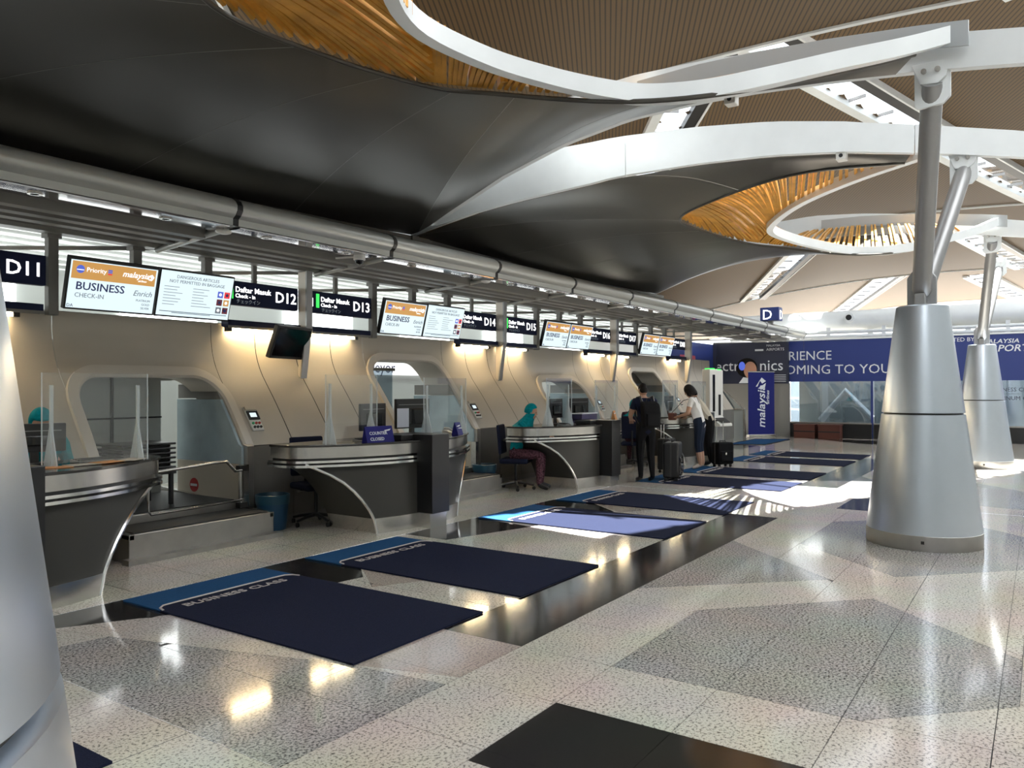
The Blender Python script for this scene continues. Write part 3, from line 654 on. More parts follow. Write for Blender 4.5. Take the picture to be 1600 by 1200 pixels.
# tilted flight screens
def screen(x0, lab, kind, y=8.10):
    t = thing('information_screen', lab, 'screen', (x0, y, 3.0), (math.radians(15), 0, 0))
    obj('casing', MB().box(0, .965, 0, .07, -.55, 0), 'black', t, bevel=.006, local=True)
    obj('display', MB().box(.015, .95, -.003, 0, -.53, -.035 if kind != 'list' else -.02), 'scr_white', t, local=True)
    f = -.0045
    if kind == 'biz':
        obj('header_band', MB().box(.03, .93, -.0048, -.003, -.225, -.045), 'scr_orange', t, local=True)
        g = obj('round_emblem', MB().tube([(.115, -.0064, -.125), (.115, -.0048, -.125)], .042, 20), 'scr_blue', t, local=True)
        obj('emblem_stripe', MB().box(.078, .15, -.0072, -.0064, -.135, -.127), 'scr_pure', g, local=True)
        text('Priority', .068, .175, -.0058, -.145, 'scr_pure', t)
        obj('flag_mark', MB().box(.40, .445, -.006, -.0048, -.115, -.10).box(.40, .445, -.006, -.0048, -.135, -.12), 'scr_blue', t, local=True)
        obj('flag_mark', MB().box(.40, .445, -.006, -.0048, -.155, -.14), 'scr_red', t, local=True)
        text('malaysia', .088, .555, -.0058, -.15, 'scr_pure', t, shear=.25, width=1.04)
        text('airlines', .034, .735, -.0058, -.19, 'scr_pure', t, shear=.25)
        obj('kite_emblem', MB().prism_y([(.845, -.115), (.89, -.095), (.918, -.125), (.89, -.165), (.85, -.16), (.885, -.135)], -.0062, -.0048), 'scr_pure', t, local=True)
        text('BUSINESS', .115, .085, -.0045, -.335, 'scr_ink', t, width=1.08)
        text('CHECK-IN', .066, .085, -.0045, -.415, 'scr_grey', t)
        text('Enrich', .085, .915, -.0045, -.345, 'scr_grey', t, align='RIGHT', shear=.3)
        for j, w in enumerate(('PLATINUM', 'GOLD', 'SILVER')): text(w, .034, .905, -.0045, -.405-.042*j, 'scr_grey', t, align='RIGHT')
        text('D', .045, .02, -.0045, -.52, 'scr_ink', t); text('A', .045, .055, -.0045, -.52, 'scr_ink', t)
    else:
        text('DANGEROUS ARTICLES', .052, .48, -.0045, -.095, 'scr_grey', t, align='CENTER')
        text('NOT PERMITTED IN BAGGAGE', .052, .48, -.0045, -.15, 'scr_grey', t, align='CENTER')
        for c in range(2):
            for r_ in range(7): obj('text_line', MB().box(.07+.36*c, .07+.36*c+random.uniform(.14, .28), -.0042, -.003, -.20-.034*r_, -.194-.034*r_), 'scr_grey', t, local=True)
        for r_ in range(3):
            for c in range(2):
                mn = [['scr_blue', 'scr_red'], ['ad_red', 'scr_orange'], ['scr_grey', 'ad_red']][r_][c]; q = obj('hazard_tile', MB().box(.76+.092*c, .835+.092*c, -.0045, -.003, -.27-.095*r_, -.195-.095*r_), mn, t, local=True)
                obj('hazard_mark', MB().tube([(.797+.092*c, -.0055, -.232-.095*r_), (.797+.092*c, -.0045, -.232-.095*r_)], .02, 7), 'scr_pure' if (r_+c) % 2 == 0 else 'scr_ink', q, local=True)
        obj('footer_line', MB().box(.05, .92, -.0045, -.003, -.485, -.478).box(.2, .7, -.0045, -.003, -.498, -.492), 'mat_blue', t, local=True)
    obj('wall_mount', MB().box(.40, .56, .065, .20, -.34, -.14), 'black', t, local=True)
    return t
for i in range(4):
    x = 4.0+4.6*i - (.02 if i else 0)
    screen(x, 'tilted screen with orange BUSINESS CHECK-IN page hung next to %s sign' % SIGNS[i][1], 'biz')
    screen(x+.98, ('tilted white screen listing dangerous articles hung next to %s sign' if i < 2 else 'tilted screen repeating the orange BUSINESS CHECK-IN page hung next to %s sign') % SIGNS[i+1][0], 'list' if i < 2 else 'biz')
t = thing('television', 'switched-off black television tilted on the post between D12 and D13 signs', 'television', (6.46, 7.95, 2.45), (math.radians(20), 0, math.radians(14)))
obj('casing', MB().box(0, .74, -.02, .05, -.44, 0), 'black', t, bevel=.012, local=True); obj('display', MB().box(.03, .71, -.0235, -.019, -.40, -.03), 'black_gloss', t, local=True)
obj('back_cover', MB().box(.1, .64, .045, .12, -.38, -.06), 'beige', t, bevel=.02, local=True); obj('arm', MB().box(.62, .70, .03, .26, -.2, -.12), 'black', t, local=True)
t = thing('dome_camera', 'white dome security camera hanging on a canopy arm before D13 sign', 'camera', (6.92, 6.98, 3.3))
obj('housing', MB().lathe([(.02, 3.31), (.07, 3.30), (.075, 3.24), (.06, 3.23)], (6.92, 6.98), 24), 'plastic_white', t, True); obj('dome', MB().ellipsoid((6.92, 6.98, 3.232), (.056, .056, .055), 20, 10), 'black_gloss', t, True)
obj('arm', MB().tube([(6.92, 7.0, 3.28), (6.78, 7.25, 3.27)], .014, 8), 'plastic_white', t)

# ---------------------------------------------------------------- check-in desks
HWZ = [(0, .72), (.12, .74), (.22, .785), (.35, .86), (.48, .96), (.6, 1.08), (.69, 1.2), (.76, 1.32), (.84, 1.46)]
def yf(d): return 6.10+.60*(abs(d)/1.54)**2.2
def desk(cx, label):
    t = thing('check_in_desk', label, 'counter', (cx, 6.6, 0))
    zs = [.17, .22, .3, .4, .5, .6, .69, .76, .82, .84]; N = 24
    def ring(z, yb=7.02, grow=0., inset=0.):
        h = interp(HWZ, z)+grow; fr = [(cx+lerp(-h, h, i/N), yf(lerp(-h, h, i/N))+.03-inset, z) for i in range(N+1)]
        return fr + [(cx+h, yb, z), (cx-h, yb, z)]
    obj('front_panel', MB().rings([ring(z) for z in zs]), 'counter_dark', t, True)
    obj('plinth', MB().rings([ring(z, 7.0, .012, .02) for z in (0, .08, .172)]), 'steel', t, True)
    for s in (-1, 1):
        e = [Vector((cx+s*(interp(HWZ, z)+.004), yf(interp(HWZ, z))+.022, z)) for z in [0]+zs[:-1]]
        obj('edge_trim', MB().sweep([p for p in e], .035, .012) if 0 else MB().tube(e, .019, 8), 'chrome', t, True)
    # steel band and rails follow the rounded plan of the top
    def plan(grow, yb=7.06):
        half = [(1.545+grow, yb), (1.545+grow, 6.88), (1.525+grow*.9, 6.73-grow*.4), (1.44+grow*.5, 6.61-grow*.85)] + [(d, yf(d)-grow) for d in (1.3, 1.1, .9, .6, .3)]
        c = [(-x, y, 0) for x, y in half] + [(0, yf(0)-grow, 0)] + [(x, y, 0) for x, y in reversed(half)]
        return [(cx+q.x, q.y) for q in spline(c, 91)]
    obj('steel_band', MB().prism(plan(0.), .882, 1.005), 'steel', t, True)
    obj('recess', MB().prism(plan(-.03), .78, .885), 'black', t)
    for z in (.785, .832): obj('bumper_rail', MB().prism(plan(.035), z, z+.026), 'chrome', t, True)
    obj('worktop', MB().prism(plan(.02), 1.005, 1.03), 'stone_top', t, bevel=.004)
    obj('work_shelf', MB().prism([(cx-1.4, 7.06), (cx+1.4, 7.06), (cx+1.4, 7.30), (cx-1.4, 7.30)], .78, .81), 'counter_dark', t)
    pl = obj('bag_tag_pillar', MB().box(cx-.16, cx+.16, 5.90, 6.2, .17, 1.10), 'black', t, bevel=.006)
    obj('pillar_foot', MB().box(cx-.15, cx+.15, 5.94, 6.2, 0, .172), 'steel', t)
    obj('printer_head', MB().box(cx-.36, cx+.17, 6.2, 6.5, 1.03, 1.10), 'black', t, bevel=.01)
    return t
DX = [2.58, 7.18, 11.80, 16.4]
desk(DX[0], 'curved grey check-in desk with steel band under D10 and D11 signs, conveyor beside it')
desk(DX[1], 'curved grey check-in desk carrying COUNTER CLOSED sign under D12 and D13 signs')
desk(DX[2], 'curved grey check-in desk under D14 and D15 signs where the man with backpack stands')
desk(DX[3], 'curved grey check-in desk under D16 and D17 signs where the woman in white stands')
def shield(cx, x0, x1, y, zt, label, bend=0.):
    t = thing('acrylic_shield', label, 'screen', ((x0+x1)/2, y, 1.03))
    obj('sheet', MB().box(x0, x1, y, y+.006, 1.05, zt), 'glass_clear', t)
    for x in (x0+.08, x1-.08):
        obj('support_post', MB().box(x-.012, x+.012, y+.008, y+.03, 1.03, zt-.1), 'acrylic_edge', t); obj('foot', MB().prism_x([(y-.08, 1.03), (y+.14, 1.03), (y+.03, 1.4), (y+.02, 1.4)], x-.004, x+.004), 'acrylic_edge', t)
    for x in (x0, x1): obj('polished_edge', MB().box(x-.004, x+.004, y-.001, y+.007, 1.03, zt), 'acrylic_edge', t)
    return t
for cx, nme in zip(DX, ('under D11', 'under D12', 'under D14', 'under D16')):
    shield(cx, cx-1.25, cx-.45, 6.50, 1.80, 'clear acrylic shield on the desk %s sign, half farther from the blue wall' % nme)
    shield(cx, cx+.42, cx+1.3, 6.52, 1.78, 'clear acrylic shield on the desk %s sign, half nearer the blue wall' % nme)
def monitor(x, y, rz, label, w=.50, h=.33, z=1.03, paper=False):
    t = thing('computer_monitor', label, 'monitor', (x, y, z), (0, 0, rz))
    obj('screen_back', MB().box(-w/2, w/2, -.02, .02, .10, .10+h), 'black', t, bevel=.008, local=True)
    obj('back_hump', MB().box(-w*.3, w*.3, -.05, -.018, .15, .05+h*.8), 'black_gloss', t, bevel=.012, local=True)
    obj('vent_line', MB().box(-w*.42, w*.42, -.0225, -.019, .06+h*.9, .066+h*.9), 'strut_grey', t, local=True)
    obj('display', MB().box(-w/2+.015, w/2-.015, .02, .022, .115, .085+h), 'black_gloss', t, local=True)
    obj('stand', MB().box(-.03, .03, -.01, .03, 0, .2).box(-.11, .11, -.08, .09, 0, .012), 'black', t, local=True)
    if paper: obj('taped_paper', MB().box(-w*.52, -w*.18, -.058, -.054, .12, .36), 'paper', t, local=True)
    return t
monitor(DX[0]+.52, 6.86, -.2, 'black monitor seen from behind on the desk under D11 sign, before the staff member', .46, .235)
monitor(6.98, 6.82, .12, 'black monitor behind the COUNTER CLOSED sign')
monitor(7.62, 6.74, -.15, 'black monitor with white paper taped to its back beside the black pillar', .56, .38, paper=True)
monitor(11.42, 6.86, .1, 'black monitor next to the staff member in teal under D14 sign')
monitor(12.12, 6.80, -.2, 'black monitor beside the purple box under D15 sign')
monitor(16.15, 6.8, .0, 'black monitor on the desk between the man and the woman in white')
def tent(x, y, w, h, lines, m, label, rz=0, z=1.03):
    t = thing('desk_sign', label, 'sign', (x, y, z), (0, 0, rz))
    obj('board', MB().prism_x([(-.04, 0), (.06, 0), (.02, h), (.012, h)], 0, w), m, t, local=True)
    for j, (s, sz) in enumerate(lines):
        o = text(s, sz, .05, 0, 0, 'ad_white', t, width=1.05); o.rotation_euler = (-math.atan(.052/h), 0, 0); zz = h*.47-j*sz*1.25; o.location = (0, -.0425+zz*.052/h, zz)
    o = obj('kite_emblem', MB().prism_y([(w-.13, h-.05), (w-.03, h-.035), (w-.05, h-.055), (w-.11, h-.06)], -.006, -.003), 'ad_white', t, local=True)
    return t
tent(6.37, 6.34, .40, .18, [('COUNTER', .052), ('CLOSED', .052)], 'sign_purple', 'blue COUNTER CLOSED sign standing on the desk edge', -.12)
tent(8.12, 6.42, .15, .16, [('COUNTER', .02)], 'sign_purple', 'small blue folded sign on the desk right of the black pillar', .2)
tent(12.62, 6.36, .13, .20, [], 'orange_print', 'small orange printed card standing on the desk beside the man', .2)
t = thing('storage_box', 'dark purple box behind the monitors on the desk under D15 sign', 'box', (11.85, 6.55, 1.03)); obj('body', MB().box(11.70, 12.25, 6.50, 6.72, 1.03, 1.20), 'purple_box', t, bevel=.006); obj('rim', MB().box(11.69, 12.26, 6.49, 6.73, 1.19, 1.205), 'ad_white', t)
t = thing('desk_telephone', 'white telephone with card reader on the desk right end under D13 sign', 'telephone', (8.3, 6.62, 1.03)); obj('body', MB().prism_x([(6.52, 1.03), (6.72, 1.03), (6.72, 1.08), (6.52, 1.045)], 8.2, 8.42), 'plastic_white', t, bevel=.005); obj('handset', MB().tube([(8.23, 6.55, 1.07), (8.23, 6.62, 1.10), (8.23, 6.70, 1.10)], .018, 8), 'plastic_white', t)
for (x, y, l) in ((6.72, 6.62, 'flat grey keyboard behind the COUNTER CLOSED sign'), (3.55, 6.72, 'grey keyboard on the desk under D11 sign'), (11.3, 6.55, 'grey keyboard on the desk before the staff in teal')):
    t = thing('keyboard', l, 'keyboard', (x, y, 1.03)); obj('tray', MB().prism_x([(y-.08, 1.03), (y+.08, 1.03), (y+.08, 1.055), (y-.08, 1.042)], x-.2, x+.2), 'strut_grey', t, bevel=.003); obj('key_rows', MB().box(x-.19, x+.19, y-.06, y-.03, 1.03, 1.052).box(x-.19, x+.19, y-.02, y+.01, 1.03, 1.056).box(x-.19, x+.19, y+.02, y+.05, 1.03, 1.060), 'black', t)
t = thing('beige_document_pile', 'loose brown papers on the desk edge under D11 sign', 'papers', (3.1, 6.45, 1.03))
for k in range(4): obj('paper_sheet', MB().obox((3.05+.22*k, 6.42+.02*k, 1.034+.003*k), (.24, .16, .004), Matrix.Rotation(.3*k-.3, 3, 'Z')), 'beige' if k % 2 else 'orange_print', t)

# ---------------------------------------------------------------- carpets
def carpet(x, label):
    t = thing('carpet_mat', label, 'mat', (x, 3.385, .0012), group=None)
    z0, z1 = .0015, .013
    obj('navy_pile', MB().box(0, 1.3, 0, 2.0, z0, z1), 'mat_navy', t, local=True)
    band = [(0, 2.0), (.02, 2.0), (.03, 2.06), (.08, 2.10), (1.22, 2.10), (1.27, 2.06), (1.28, 2.0), (1.3, 2.0), (1.3, 2.5), (0, 2.5)]
    obj('navy_shoulder', MB().prism([(.02, 2.0), (1.28, 2.0), (1.27, 2.06), (1.22, 2.10), (.08, 2.10), (.03, 2.06)], z0, z1), 'mat_navy', t, local=True)
    mb = MB(); outer = [(0, 2.0), (0, 2.5), (1.3, 2.5), (1.3, 2.0)]
    mb.box(0, 1.3, 2.105, 2.5, z0, z1).box(0, .022, 2.0, 2.105, z0, z1).box(1.278, 1.3, 2.0, 2.105, z0, z1).prism([(.022, 2.02), (.08, 2.105), (.022, 2.105)], z0, z1).prism([(1.278, 2.02), (1.278, 2.105), (1.22, 2.105)], z0, z1)
    obj('blue_border', mb, 'mat_blue', t, local=True)
    obj('piping', MB().tube([(.012, 1.98, z1), (.03, 2.05, z1), (.08, 2.095, z1), (.2, 2.102, z1), (1.1, 2.102, z1), (1.22, 2.095, z1), (1.27, 2.05, z1), (1.288, 1.98, z1)], .009, 6), 'mat_line', t, local=True)
    text('BUSINESS CLASS', .118, .65, 1.93, z1+.0005, 'mat_line', t, align='CENTER', face='Z', width=1.12)
    return t
for k, x in enumerate((.55, 3.3, 5.1, 7.9, 9.80, 12.5, 14.3, 17.15, 18.95)):
    n = ('D10', 'D11', 'D12', 'D13', 'D14', 'D15', 'D16', 'D17', 'D18')[k]
    carpet(x, 'navy BUSINESS CLASS floor mat with blue border, laid for counter %s' % n)
t = thing('carpet_mat', 'pale blue worn mat on the floor before the roll-up banner', 'mat', (22.6, 6.5, .0012))
obj('pile', MB().prism([(22.4, 6.5), (25.0, 6.5), (24.6, 7.45), (22.0, 7.45)], .0014, .011), 'mat_blue', t); obj('edge_binding', MB().tube([(22.4, 6.5, .01), (25, 6.5, .01), (24.6, 7.45, .01), (22.0, 7.45, .01), (22.4, 6.5, .01)], .012, 6), 'mat_navy', t)

# ---------------------------------------------------------------- baggage conveyors and portal fittings
def conveyor(cx, label, gate):
    t = thing('baggage_conveyor', label, 'conveyor', (cx, 8, 0)); a, b = cx-.88, cx+.79
    obj('front_bed', MB().box(a, b, 7.10, 7.62, .0, .27), 'steel_dull', t, bevel=.008); obj('weigh_belt', MB().box(a+.06, b-.06, 7.13, 7.60, .27, .282), 'rubber', t)
    obj('rear_bed', MB().box(a+.02, b-.02, 7.66, 9.6, .0, .36), 'steel_dull', t, bevel=.008); obj('belt', MB().box(a+.08, b-.08, 7.70, 9.6, .36, .372), 'rubber', t)
    for x in (a, b-.05): obj('side_rail', MB().prism_x([(7.1, .27), (7.62, .30), (9.6, .44), (9.6, .36), (7.1, .22)], x, x+.05), 'steel', t)
    obj('joint_post', MB().box(a-.01, a+.08, 7.60, 7.68, 0, .33), 'steel', t)
    obj('floor_kerb', MB().box(a-.06, b+.05, 7.0, 7.12, 0, .05), 'steel_dull', t)
    return t
names = ('D11 and D12', 'D13 and D14', 'D15 and D16', 'D17 and D18')
for i in range(4): conveyor(PORT[i+1][0], 'steel baggage conveyor entering the wall portal between %s counters' % names[i], i == 0)
for i in range(4):
    cx, zt = PORT[i+1]; x1 = cx+HWp
    t = thing('portal_cheek', 'slanted steel side housing at the portal between %s counters' % names[i], 'housing', (x1-.1, 8, 0))
    xi = x1-.10
    prof = [(7.68, .77), (7.68, .97)] + [(Yw(z)+.01, z) for z in (1.0, 1.1, 1.2, 1.3, 1.4, 1.52)] + [(8.95, 1.52), (8.95, .77)]
    obj('blue_cover', MB().prism_x(prof, xi-.035, xi), 'panel_blue', t)
    obj('upper_cover', MB().prism_x([(Yw(1.53)+.01, 1.53), (Yw(1.7), 1.7), (8.95, 1.7), (8.95, 1.53)], xi-.02, xi), 'wall_grey', t)
    obj('side_frame', MB().prism_x([(7.62, 0), (7.62, .98), (7.70, 1.0), (7.86, 1.2), (8.1, 1.2), (8.1, 0)], xi+.002, x1-.0), 'steel_dull', t, bevel=.006)
    obj('lower_panel', MB().box(xi-.03, xi, 7.72, 8.95, .0, .765), 'beige', t); obj('corner_post', MB().box(xi-.06, xi+.01, 7.60, 7.70, 0, .77), 'steel', t)
    # control panel on the sloping wall
    z0 = 1.18; n = Ywn(1.27); tilt = math.atan2(Yw(1.40)-Yw(1.14), .26)
    c = thing('control_panel', 'small push-button control panel on the sloping wall right of the %s portal' % names[i], 'control panel', (x1+.12, Yw(1.14)-.012, 1.14), (-tilt, 0, 0))
    obj('plate', MB().box(0, .16, -.012, .012, 0, .34), 'plastic_white', c, bevel=.003, local=True); d = obj('meter_bezel', MB().box(.005, .155, -.028, -.01, .15, .27), 'black', c, local=True); obj('meter_display', MB().box(.03, .12, -.030, -.027, .18, .24), 'scr_white', d, local=True)
    obj('top_cover', MB().box(0, .16, -.03, 0, .285, .335), 'beige', c, local=True)
    for r_ in range(2):
        for k in range(3): obj('push_button', MB().tube([(.035+.045*k, -.026, .045+.055*r_), (.035+.045*k, -.01, .045+.055*r_)], .016, 10), ('btn_green' if r_ and not k else 'btn_red' if r_ else 'black'), c, local=True)
# glazed doors seen through the first portal
cx = PORT[1][0]
t = thing('portal_shutter', 'grey glazed shutter with black cross joints behind the portal between D11 and D12', 'shutter', (cx, 9.0, .4))
for i, (x0, x1) in enumerate(((cx-1.3, cx-.01), (cx+.01, cx+.62))):
    for (z0, z1) in ((.372, 1.29), (1.31, 1.75)): obj('shutter_pane', MB().box(x0, x1, 9.02, 9.05, z0, z1), 'panel_pale', t)
obj('mullion', MB().box(cx-.015, cx+.015, 9.0, 9.06, .372, 1.78), 'black', t); obj('transom', MB().box(cx-1.3, cx+.62, 9.0, 9.06, 1.29, 1.31), 'black', t); obj('head_panel', MB().box(cx-1.3, cx+.79, 9.03, 9.1, 1.75, 2.2), 'panel_pale', t)
for k in range(6):
    t = thing('luggage_tray', 'black plastic luggage tray, %s in the stack behind the D11 desk' % ('lowest', 'second', 'third', 'fourth', 'fifth', 'topmost')[k], 'tray', (4.75, 8.2, .75+.052*k), group='stacked luggage trays')
    obj('tray_body', MB().box(4.48, 5.02, 7.98, 8.42, .745+.052*k, .772+.052*k), 'rubber', t, bevel=.01); obj('tray_rim', MB().box(4.44, 5.06, 7.94, 8.46, .772+.052*k, .797+.052*k), 'black', t, bevel=.008)
t = thing('tray_cart', 'dark cart carrying the stack of luggage trays on the conveyor', 'cart', (4.75, 8.2, .372)); obj('shelf', MB().box(4.44, 5.06, 7.94, 8.46, .71, .745), 'black', t)
for x in (4.46, 5.0):
    for y in (7.96, 8.40): obj('leg', MB().box(x, x+.04, y, y+.04, .372, .71), 'black', t)
t = thing('barrier_gate', 'bent steel tube gate with swing arm across the conveyor by the no-entry disc', 'gate', (5.6, 7.45, .3))
obj('hinge_post', MB().tube([(5.62, 7.56, .26), (5.62, 7.56, .74)], .022, 10), 'steel', t)
obj('upper_arm', MB().tube([(5.62, 7.54, .72), (5.5, 7.5, .72), (5.36, 7.46, .84), (5.2, 7.45, .84), (4.4, 7.4, .80)], .017, 10), 'steel', t, True)
obj('lower_arm', MB().tube([(5.62, 7.54, .38), (5.3, 7.5, .38), (4.45, 7.42, .38), (4.42, 7.42, .42), (4.42, 7.42, .78)], .014, 10), 'steel', t, True)
for z in (.74, .32): obj('hinge', MB().box(5.58, 5.68, 7.52, 7.6, z-.03, z+.03), 'black', t)
xd = PORT[1][0]+HWp-.13
t = thing('no_entry_disc', 'round red no-entry sign on the conveyor side panel', 'sign', (xd, 8.6, .47)); obj('disc', MB().tube([(xd-.006, 8.6, .47), (xd+.001, 8.6, .47)], .085, 28), 'no_entry', t); obj('bar', MB().box(xd-.009, xd-.005, 8.535, 8.665, .455, .485), 'ad_white', t)
# what shows behind the other portals
cx = PORT[2][0]
t = thing('illuminated_sign', 'bright white backlit sign in the room behind the D13 portal', 'sign', (cx+1.5, 12.4, 1.9)); obj('light_box', MB().box(cx+.4, cx+6.2, 12.4, 12.5, 1.95, 2.3), 'scr_pure', t); text('Conveyor', .36, cx+2.6, 12.395, 2.0, 'scr_ink', t, local=False); obj('top_strip', MB().box(cx+.4, cx+6.2, 12.38, 12.5, 2.3, 2.42), 'fascia_blue', t)
t = thing('red_notice_board', 'dark red board in the room behind the D13 portal', 'board', (cx+.2, 11.5, 2.1)); obj('board', MB().box(cx+1.0, cx+1.9, 11.5, 11.55, 2.06, 2.3), 'maroon', t); obj('frame', MB().box(cx+.98, cx+1.92, 11.52, 11.57, 2.04, 2.32), 'black', t); obj('leg', MB().box(cx+1.4, cx+1.46, 11.52, 11.56, 0, 2.06), 'black', t)
t = thing('glass_partition', 'pale green frosted glass partition behind the D13 portal', 'partition', (cx, 9.6, .0)); obj('glass_sheet', MB().box(cx+.12, cx+.85, 9.5, 9.52, .37, 1.95), 'glass_shop', t); obj('frosted_band', MB().box(cx-.5, cx+.3, 9.55, 9.57, .4, 1.72), 'panel_blue', t); obj('mullion', MB().box(cx-.54, cx-.47, 9.45, 9.6, 0, 2.3), 'fin_grey', t); obj('top_rail', MB().box(cx-.58, cx+.9, 9.48, 9.56, 1.95, 2.0), 'steel_dull', t)
cx = PORT[3][0]
t = thing('scanner_machine', 'white rounded scanner machine inside the D15 portal', 'machine', (cx-.4, 9, .37)); obj('hood', MB().box(cx-.8, cx-.2, 8.5, 9.3, 1.25, 1.68), 'plastic_white', t, bevel=.06); obj('base_unit', MB().box(cx-.72, cx-.28, 8.6, 9.2, .372, 1.26), 'counter_dark', t); obj('lens', MB().tube([(cx-.68, 8.49, 1.5), (cx-.68, 8.51, 1.5)], .05, 14), 'black', t)
t = thing('glass_partition', 'pale blue glass panel with rounded corners inside the D15 portal', 'partition', (cx+.2, 8.9, .37)); obj('glass_sheet', MB().box(cx-.12, cx+2.0, 8.96, 8.98, .372, 1.42), 'panel_blue', t, bevel=.008); obj('rail', MB().box(cx-.14, cx+2.0, 8.955, 8.985, 1.42, 1.45), 'black', t)
cx = PORT[4][0]
t = thing('glass_partition', 'light blue translucent panel inside the D17 portal', 'partition', (cx, 9, .37)); obj('glass_sheet', MB().box(cx-.2, cx+2.4, 8.95, 8.97, .372, 1.75), 'panel_blue', t); obj('side_board', MB().box(cx-1.5, cx-.2, 8.95, 9.0, .372, 2.44), 'ad_dark', t); obj('head_board', MB().box(cx-.2, cx+2.4, 8.97, 9.02, 1.75, 2.44), 'fin_grey', t)

# ---------------------------------------------------------------- bins and office chairs
def bin_(x, y, label):
    t = thing('waste_bin', label, 'bin', (x, y, 0)); obj('bucket', MB().lathe([(.15, 0), (.155, .01), (.19, .38), (.18, .38), (.145, .03)], (x, y), 24), 'plastic_blue', t, True)
    obj('liner', MB().lathe([(.192, .30), (.197, .33), (.202, .405), (.19, .41), (.178, .36)], (x, y), 14), 'bag_film', t, True)
bin_(5.99, 7.47, 'blue plastic waste bin by the wall beside the conveyor at D12'); bin_(10.24, 7.50, 'blue plastic waste bin by the wall behind the D14 desk')
def chair(x, y, rz, label):
    t = thing('office_chair', label, 'chair', (x, y, 0), (0, 0, rz))
    for k in range(5):
        a = 2*PI*k/5+.3; e = (.30*math.cos(a), .30*math.sin(a)); l = obj('base_arm', MB().tube([(0, 0, .12), (e[0]*.6, e[1]*.6, .10), (e[0], e[1], .075)], [.025, .02, .016], 8), 'black', t, True, local=True)
        obj('caster', MB().tube([(e[0]-.012, e[1], .03), (e[0]+.012, e[1], .03)], .03, 12), 'black', l, True, local=True)
    obj('gas_lift', MB().tube([(0, 0, .1), (0, 0, .44)], .022, 10), 'black', t, local=True)
    obj('seat', MB().box(-.24, .24, -.23, .24, .43, .51), 'navy_cloth', t, bevel=.03, local=True); obj('backrest', MB().prism_x([(-.24, .58), (-.19, .58), (-.23, 1.05), (-.28, 1.05)], -.22, .22), 'navy_cloth', t, bevel=.02, local=True)
    obj('back_support', MB().tube([(0, -.15, .45), (0, -.27, .47), (0, -.255, .75)], .018, 8), 'black', t, local=True); obj('lever', MB().tube([(.18, .1, .44), (.3, .1, .43)], .008, 6), 'steel', t, local=True)
chair(6.5, 7.30, 2.9, 'empty dark office chair under the left end of the D12 desk'); chair(10.50, 7.06, -2.75, 'dark office chair on which the staff member in teal sits at D14')
chair(3.34, 7.37, 2.9, 'dark office chair on which the staff member in teal sits at D11')
# ---------------------------------------------------------------- luggage
def suitcase(x, y, rz, w, d, h, label, ext=0., soft=False):
    t = thing('suitcase', label, 'suitcase', (x, y, 0), (0, 0, rz)); z0 = .06
    obj('shell', MB().box(-w/2, w/2, -d/2, d/2, z0, z0+h), 'black_cloth' if soft else 'black', t, bevel=.035, local=True)
    obj('zip_band', MB().box(-w/2-.004, w/2+.004, -.012, .012, z0+.02, z0+h-.02), 'rubber', t, bevel=.004, local=True)
    obj('front_pocket', MB().box(-w/2+.04, w/2-.04, -d/2-.03, -d/2+.02, z0+.06, z0+h*.62), 'black_cloth' if soft else 'black_gloss', t, bevel=.02, local=True)
    obj('carry_handle', MB().tube([(-.08, 0, z0+h-.01), (-.07, 0, z0+h+.03), (.07, 0, z0+h+.03), (.08, 0, z0+h-.01)], .011, 8), 'black', t, True, local=True)
    obj('name_tag', MB().box(-.06, -.02, -d/2-.036, -d/2-.029, z0+h*.45, z0+h*.55), 'steel', t, local=True)
    for sx in (-1, 1):
        for sy in (-1, 1):
            wh = obj('wheel', MB().tube([(sx*(w/2-.05)-.014, sy*(d/2-.05), .03), (sx*(w/2-.05)+.014, sy*(d/2-.05), .03)], .03, 12), 'black', t, True, local=True); obj('wheel_fork', MB().box(sx*(w/2-.05)-.02, sx*(w/2-.05)+.02, sy*(d/2-.05)-.02, sy*(d/2-.05)+.02, .035, .075), 'rubber', wh, local=True)
    if ext:
        for sx in (-1, 1): obj('handle_rod', MB().tube([(sx*.09, d/2-.05, z0+h-.03), (sx*.09, d/2-.05, z0+h+ext)], .009, 8), 'chrome', t, local=True)
        obj('handle_grip', MB().tube([(-.10, d/2-.05, z0+h+ext), (.10, d/2-.05, z0+h+ext)], .018, 10), 'black', t, True, local=True)
suitcase(13.0, 5.40, .25, .46, .28, .62, 'large black suitcase standing at the legs of the man with backpack')
suitcase(14.20, 6.02, .1, .42, .26, .60, 'hard black suitcase with shiny catches between the man and the woman in white', ext=.28)
suitcase(15.75, 5.45, -.5, .40, .25, .45, 'small soft black trolley bag with long chrome handle pulled up', ext=.45, soft=True)

